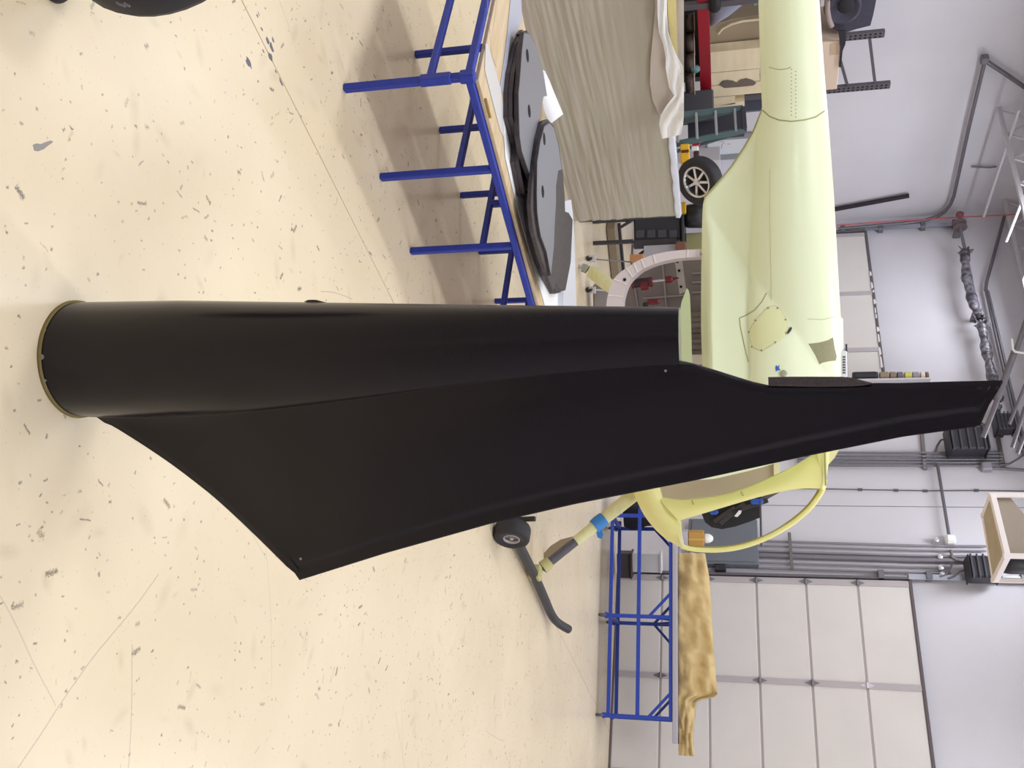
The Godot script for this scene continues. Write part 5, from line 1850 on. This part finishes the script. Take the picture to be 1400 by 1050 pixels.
func bay_clutter():
	# dark buckets, stepladder, whiteboard, yellow stand with chrome wheel
	var dk := mat("bucket dark", c8(64, 50, 46), 0.4)
	var nm := ["first", "second", "third", "lowest"]
	for i in 4:
		var y := 34.0 + 27.0 * i
		var m := MB.new()
		var c := pd(937, y, 10.9)
		m.lathe(c, Vector3.UP, [Vector2(0.02, 0), Vector2(0.1, 0), Vector2(0.125, 0.1), Vector2(0.118, 0.1), Vector2(0.09, 0.015), Vector2(0.02, 0.015)], 22)
		var o := obj("brown_bucket", m, dk, "%s dark brown round tub from the top of the picture, behind the cloth" % nm[i], "tub")
		m = MB.new()
		m.lathe(c + Vector3(0, 0.1, 0), Vector3.UP, [Vector2(0.116, 0), Vector2(0.128, 0), Vector2(0.128, 0.008), Vector2(0.116, 0.008)], 22, 0, true)
		part("tub_rim", m, mat("tub rim", c8(176, 160, 146), 0.4), o)
	var sb := MB.new()
	sb.box(pd(934, 75, 10.95) - Vector3(0, 0.03, 0), hr * 0.75, Vector3(0, 0.025, 0), hf * 0.2, 0.004)
	sb.box(pd(834, 130, 11.0) + Vector3(0, 0.02, 0), hr * 0.02, Vector3(0, 0.5, 0), hf * 0.18, 0.004)
	var so := obj("dark_shelf", sb, mat("shelf dark", c8(46, 44, 54), 0.6), "dark shelf carrying the brown tubs behind the tall panel", "shelf")
	var m := MB.new()
	m.bar(Vector3(pd(950, 100, 11.1).x, 0, pd(950, 100, 11.1).z), pd(948, 100, 11.1), 0.07, 0.05)
	part("shelf_post", m, mat("shelf dark", c8(46, 44, 54), 0.6), so)
	obj("dark_cabinet", bx(900, 0, 960, 104, 11.3, 0.2, 0.01), mat("cabinet dark", c8(42, 42, 56), 0.5), "dark steel cabinet behind the brown tubs and red shelf beam", "cabinet")
	m = MB.new()
	m.lathe(pd(945, 95, 10.85), Vector3.UP, [Vector2(0.01, 0), Vector2(0.04, 0), Vector2(0.045, 0.07), Vector2(0.02, 0.1), Vector2(0.01, 0.1)], 14)
	obj("teal_bottle", m, mat("teal", c8(92, 128, 138), 0.4), "small teal bottle beside the red shelf beam", "bottle")
	obj("grey_crates", bx(900, 128, 976, 156, 11.2, 0.4, 0.015), mat("crate grey", c8(74, 72, 80), 0.7), "dark grey crate under the end of the red shelf beam", "crate")
	obj("grey_mesh_panel", bx(1000, 126, 1046, 150, 12.3, 0.06, 0.004), mat("mesh grey", c8(92, 96, 116), 0.6), "blue grey mesh panel behind the pale wooden boards", "panel")
	# stepladder
	var lm := mat("ladder teal", c8(72, 94, 100), 0.5)
	var o := thing("step_ladder", Vector3(pd(930, 172, 10.6).x, 0, pd(930, 172, 10.6).z), "teal fibreglass stepladder standing behind the tall panel", "ladder")
	var ra := pd(1016, 148, 10.6)
	var rb := pd(1018, 178, 10.6)
	var fa := pd(934, 157, 10.5); var fb := pd(934, 195, 10.5)
	var ga := fa + (fa - ra) * (fa.y / (ra.y - fa.y))
	var gb := fb + (fb - rb) * (fb.y / (rb.y - fb.y))
	part("ladder_rail", bar(ga, ra, 0.07, 0.03), lm, o)
	part("ladder_rail", bar(gb, rb, 0.07, 0.03), lm, o)
	for i in 8:
		var u := 0.07 + i * 0.125
		part("ladder_step", bar(ga.lerp(ra, u), gb.lerp(rb, u), 0.09, 0.028), mat("ladder step", c8(150, 154, 160), 0.4, 0.4), o)
	part("ladder_top", bar(ra, rb, 0.16, 0.05), mat("ladder top", c8(40, 44, 58), 0.6), o)
	for s in 2:
		var tt := ra if s == 0 else rb
		var gg := ga if s == 0 else gb
		part("rear_leg", bar(Vector3(gg.x, 0, gg.z) + hf * 0.7, tt + hf * 0.05, 0.03, 0.03), lm, o)
	obj("dark_backing", bx(940, 157, 1018, 184, 11.5, 0.1, 0.005), mat("cabinet dark", c8(42, 42, 56), 0.5), "dark equipment panel seen between the stepladder's rungs", "panel")
	# whiteboard
	var wx := WX + 0.004
	var quad := func(x0, y0, x1, y1, off, th, ww) -> MB:
		var a := px(x0, y0, wx + off)
		var b := px(x1, y1, wx + off)
		var mm := MB.new()
		mm.abox(Vector3(wx + off - th, minf(a.y, b.y), minf(a.z, b.z)), Vector3(wx + off, maxf(a.y, b.y), maxf(a.z, b.z)), ww)
		return mm
	o = thing("whiteboard", px(966, 205, wx), "whiteboard on the left wall with faint drawing and two marker pens, behind the fuselage", "whiteboard")
	part("board_face", quad.call(967, 189, 1030, 214, 0.02, 0.02, 0.002), mat("board white", c8(214, 218, 228), 0.3), o)
	for q in [[965, 187, 967.5, 216], [965, 187, 1030, 188.8], [965, 214, 1030, 216]]:
		part("board_frame", quad.call(q[0], q[1], q[2], q[3], 0.035, 0.035, 0.003), mat("frame grey", c8(150, 154, 164), 0.4, 0.4), o)
	for q in [[969, 209.5, 984, 210.6, 0], [969, 212.0, 985, 213.6, 1]]:
		part("marker_pen", quad.call(q[0], q[1], q[2], q[3], 0.04, 0.02, 0.003), [mat("pen red", c8(196, 96, 80), 0.5), mat("near black", c8(38, 36, 42), 0.5)][q[4]], o)
	m = MB.new()
	for q in [[983, 194, 987, 193], [987, 193, 991, 196], [988, 196, 986, 203], [994, 197, 999, 197]]:
		m.bar(px(q[0], q[1], wx + 0.021), px(q[2], q[3], wx + 0.021), 0.01, 0.003, Vector3(1, 0, 0), 0.001)
	part("marker_drawing", m, mat("ink pink", c8(190, 140, 160), 0.7), o)
	var ca := px(1012, 217, WX + 0.3)
	var cb := px(1012, 275, WX + 0.3)
	m = MB.new()
	m.abox(Vector3(WX + 0.005, 0, minf(ca.z, cb.z)), Vector3(WX + 0.3, 1.42, maxf(ca.z, cb.z)), 0.01)
	obj("white_cabinet", m, mat("cabinet white", c8(206, 202, 210), 0.5), "pale cabinet front under the whiteboard behind the chrome wheel", "cabinet")
	# yellow hoist post with red handle, wheel on it
	o = thing("yellow_hoist", Vector3(pd(935, 240, 10.3).x, 0, pd(935, 240, 10.3).z), "yellow steel hoist post behind the chrome wheel, red handle at its side", "hoist")
	var yp := pd(935, 250, 10.35)
	m = MB.new()
	m.box(Vector3(yp.x, 0.6, yp.z), hr * 0.06, Vector3(0, 0.6, 0), hf * 0.06, 0.008)
	part("hoist_post", m, mat("hoist yellow", c8(226, 178, 30), 0.45), o)
	part("hoist_head", bx(930, 197, 943, 222, 10.35, 0.1, 0.01), mat("hoist yellow", c8(226, 178, 30), 0.45), o)
	part("hoist_arm", bx(930, 276, 938, 291, 10.3, 0.1, 0.01), mat("hoist gold", c8(190, 150, 26), 0.45), o)
	part("hoist_band", bx(931, 205, 942, 208, 10.34, 0.1, 0.004), mat("seam brown", c8(92, 40, 30), 0.5), o)
	m = MB.new()
	m.box(Vector3(yp.x, 0.03, yp.z), hr * 0.35, Vector3(0, 0.03, 0), hf * 0.3, 0.01)
	part("hoist_base", m, mat("hoist yellow", c8(226, 178, 30), 0.45), o)
	o = thing("red_valve", pd(945, 205, 10.6), "small red valve handle with white body over the chrome wheel", "valve")
	part("valve_body", bx(945, 199, 955, 207, 10.6, 0.08, 0.01), mat("bright white", c8(246, 246, 250), 0.45), o)
	part("valve_handle", bx(946, 193, 957, 198, 10.58, 0.06, 0.01), mat("valve red", c8(176, 30, 60), 0.4), o)
	part("valve_stem", bx(948, 206, 956, 216, 10.58, 0.06, 0.01), mat("damper dark", c8(52, 32, 44), 0.5), o)
	var wc := pd(957, 247, 9.9)
	o = thing("chrome_wheel", wc - Vector3(0, 0.25, 0), "black road tyre with chrome spoked rim between tall panel and fuselage", "wheel")
	tyre(o, wc, (-hf * 0.62 + hr * 0.35 - Vector3(0, 0.5, 0)).normalized() * 1.0, 0.25, 0.16, mat("chrome", c8(214, 214, 222), 0.18, 0.9), 0.165, 7)
	m = MB.new()
	m.tube(PackedVector3Array([wc, wc + hf * 0.3]), 0.03, 10)
	part("wheel_axle", m, mat("steel grey", c8(130, 130, 135), 0.5, 0.5), o)
	m = MB.new()
	m.lathe(pd(936.5, 296, 10.55), Vector3.UP, [Vector2(0.02, 0), Vector2(0.12, 0), Vector2(0.13, 0.04), Vector2(0.14, 0.2), Vector2(0.1, 0.24), Vector2(0.02, 0.24)], 22)
	obj("black_drum", m, mat("drum black", c8(22, 20, 28), 0.35), "glossy black drum under the chrome wheel beside the fuselage edge", "drum")
	m = MB.new()
	obj("khaki_chest", bx(937, 319, 962, 347, 10.6, 0.3, 0.01), mat("khaki", c8(146, 140, 100), 0.7), "khaki chest on the black crate beside the glossy drum, behind the white frame", "chest")
	# black crate on a dark stand
	o = thing("black_crate", pd(867, 318, 10.4), "black ribbed plastic crate right behind the end of the tall panel", "crate")
	part("crate_body", bx(866, 297, 932, 327, 10.4, 0.5, 0.02), mat("crate black", c8(36, 38, 48), 0.6), o)
	for i in 4:
		part("crate_rib", bx(869 + i * 15, 314, 881 + i * 15, 325, 10.38, 0.04, 0.008), mat("crate rib", c8(58, 60, 70), 0.55), o)
	part("crate_lid", bx(931, 284, 936, 348, 10.36, 0.62, 0.006), mat("crate black", c8(36, 38, 48), 0.6), o)
	o = thing("dark_stand", Vector3(pd(860, 340, 10.4).x, 0, pd(860, 340, 10.4).z), "dark steel stand with diagonal braces under the black crate", "stand")
	var sm := mat("stand dark", c8(50, 48, 56), 0.5)
	for y in [300.0, 330.0]:
		part("stand_leg", bar(Vector3(pd(860, y, 10.4).x, 0, pd(860, y, 10.4).z), pd(866, y, 10.4), 0.04, 0.04), sm, o)
		part("stand_leg", bar(Vector3(pd(860, y, 10.9).x, 0, pd(860, y, 10.9).z), pd(864, y, 10.9), 0.04, 0.04), sm, o)
	part("stand_brace", bar(pd(848, 311, 10.4), pd(863, 302, 10.4), 0.035, 0.03), sm, o)
	part("stand_brace", bar(pd(874, 348, 10.42), pd(891, 336, 10.42), 0.035, 0.03), sm, o)
	part("stand_rail", bx(866, 328, 926, 337, 10.38, 0.06, 0.008), sm, o)
	obj("tan_block", bx(861, 348, 880, 356, 9.7, 0.2, 0.008), mat("block orange", c8(178, 124, 84), 0.75), "orange brown wooden block at the foot of the dark stand", "block")
	obj("grey_sheet", bx(880, 336, 926, 362, 10.34, 0.04, 0.004), mat("sheet grey", c8(160, 158, 170), 0.5), "pale grey metal sheet leaning against the dark stand", "sheet")
	obj("rust_block", bx(924, 330, 938, 342, 10.2, 0.15, 0.01), mat("rust", c8(110, 72, 62), 0.7), "rusty brown block at the top of the dark stand", "block")
	# long timber lying on the floor towards the wall
	m = MB.new()
	var ta := fl(836, 303, 0.06)
	var tb := fl(846, 402, 0.06)
	m.bar(ta, tb, 0.34, 0.1)
	obj("brown_timber", m, mat("timber brown", c8(138, 124, 106), 0.8), "broad brown timber lying on the floor beyond the tall panel", "timber")
	m = MB.new()
	m.bar(ta + hf * 0.3 + Vector3(0, 0.01, 0), tb + hf * 0.3 + Vector3(0, 0.01, 0), 0.12, 0.14)
	obj("dark_timber", m, mat("timber dark", c8(44, 40, 48), 0.7), "dark rail lying on the floor alongside the broad brown timber", "timber")
	# jack trolley with castors, taped leg and grey box
	o = thing("jack_trolley", fl(805, 395, 0.0), "grey jack box on small black castors on the floor left of the fin", "trolley")
	part("jack_box", bx(810, 388, 836, 430, 9.8, 0.3, 0.02), mat("jack grey", c8(138, 132, 136), 0.5), o)
	for q in [[806.5, 353], [806.5, 396]]:
		m = MB.new()
		m.lathe(pd(q[0], q[1], 9.75), (hr + hf * 0.5).normalized(), [Vector2(0.005, -0.02), Vector2(0.04, -0.02), Vector2(0.045, 0), Vector2(0.04, 0.02), Vector2(0.005, 0.02)], 16)
		part("castor", m, mat("near black", c8(38, 36, 42), 0.5), o)
		part("castor_fork", bx(q[0] - 2, q[1] - 4, q[0] + 8, q[1] + 5, 9.72, 0.04, 0.006), mat("bracket white", c8(190, 186, 188), 0.5), o)
	part("jack_rod", rod(pd(808, 354, 9.75), pd(872, 359, 9.9), 0.008), mat("steel grey", c8(130, 130, 135), 0.5, 0.5), o)
	part("castor_rail", rod(pd(808, 396, 9.75), pd(832, 397, 9.75), 0.012), mat("bright steel", c8(214, 214, 222), 0.25, 0.7), o)
	var tp := mottled("masking tape", c8(226, 222, 200), c8(212, 208, 130), 0.03, Vector3(2.2, 2.2, 2.2), 0.7)
	m = MB.new()
	m.tube(spline(at_d([805, 371, 812, 374, 822, 382, 834, 391, 848, 400], 9.3), 3), [0.06, 0.06, 0.062, 0.064, 0.066, 0.068, 0.068, 0.068, 0.068, 0.068, 0.068, 0.066, 0.066], 12)
	o = obj("taped_leg", m, tp, "landing gear leg wrapped in yellowish masking tape, left of the fin", "landing gear")
	m = MB.new()
	m.tube(at_d([788, 362, 796, 364, 804, 368], 9.3), [0.025, 0.03, 0.036], 10)
	part("white_end", m, mat("bright white", c8(246, 246, 250), 0.45), o)
	m = MB.new()
	m.tube(at_d([796, 366, 800, 367, 803, 369], 9.28), 0.045, 10)
	part("grey_collar", m, mat("collar", c8(158, 164, 156), 0.6), o)
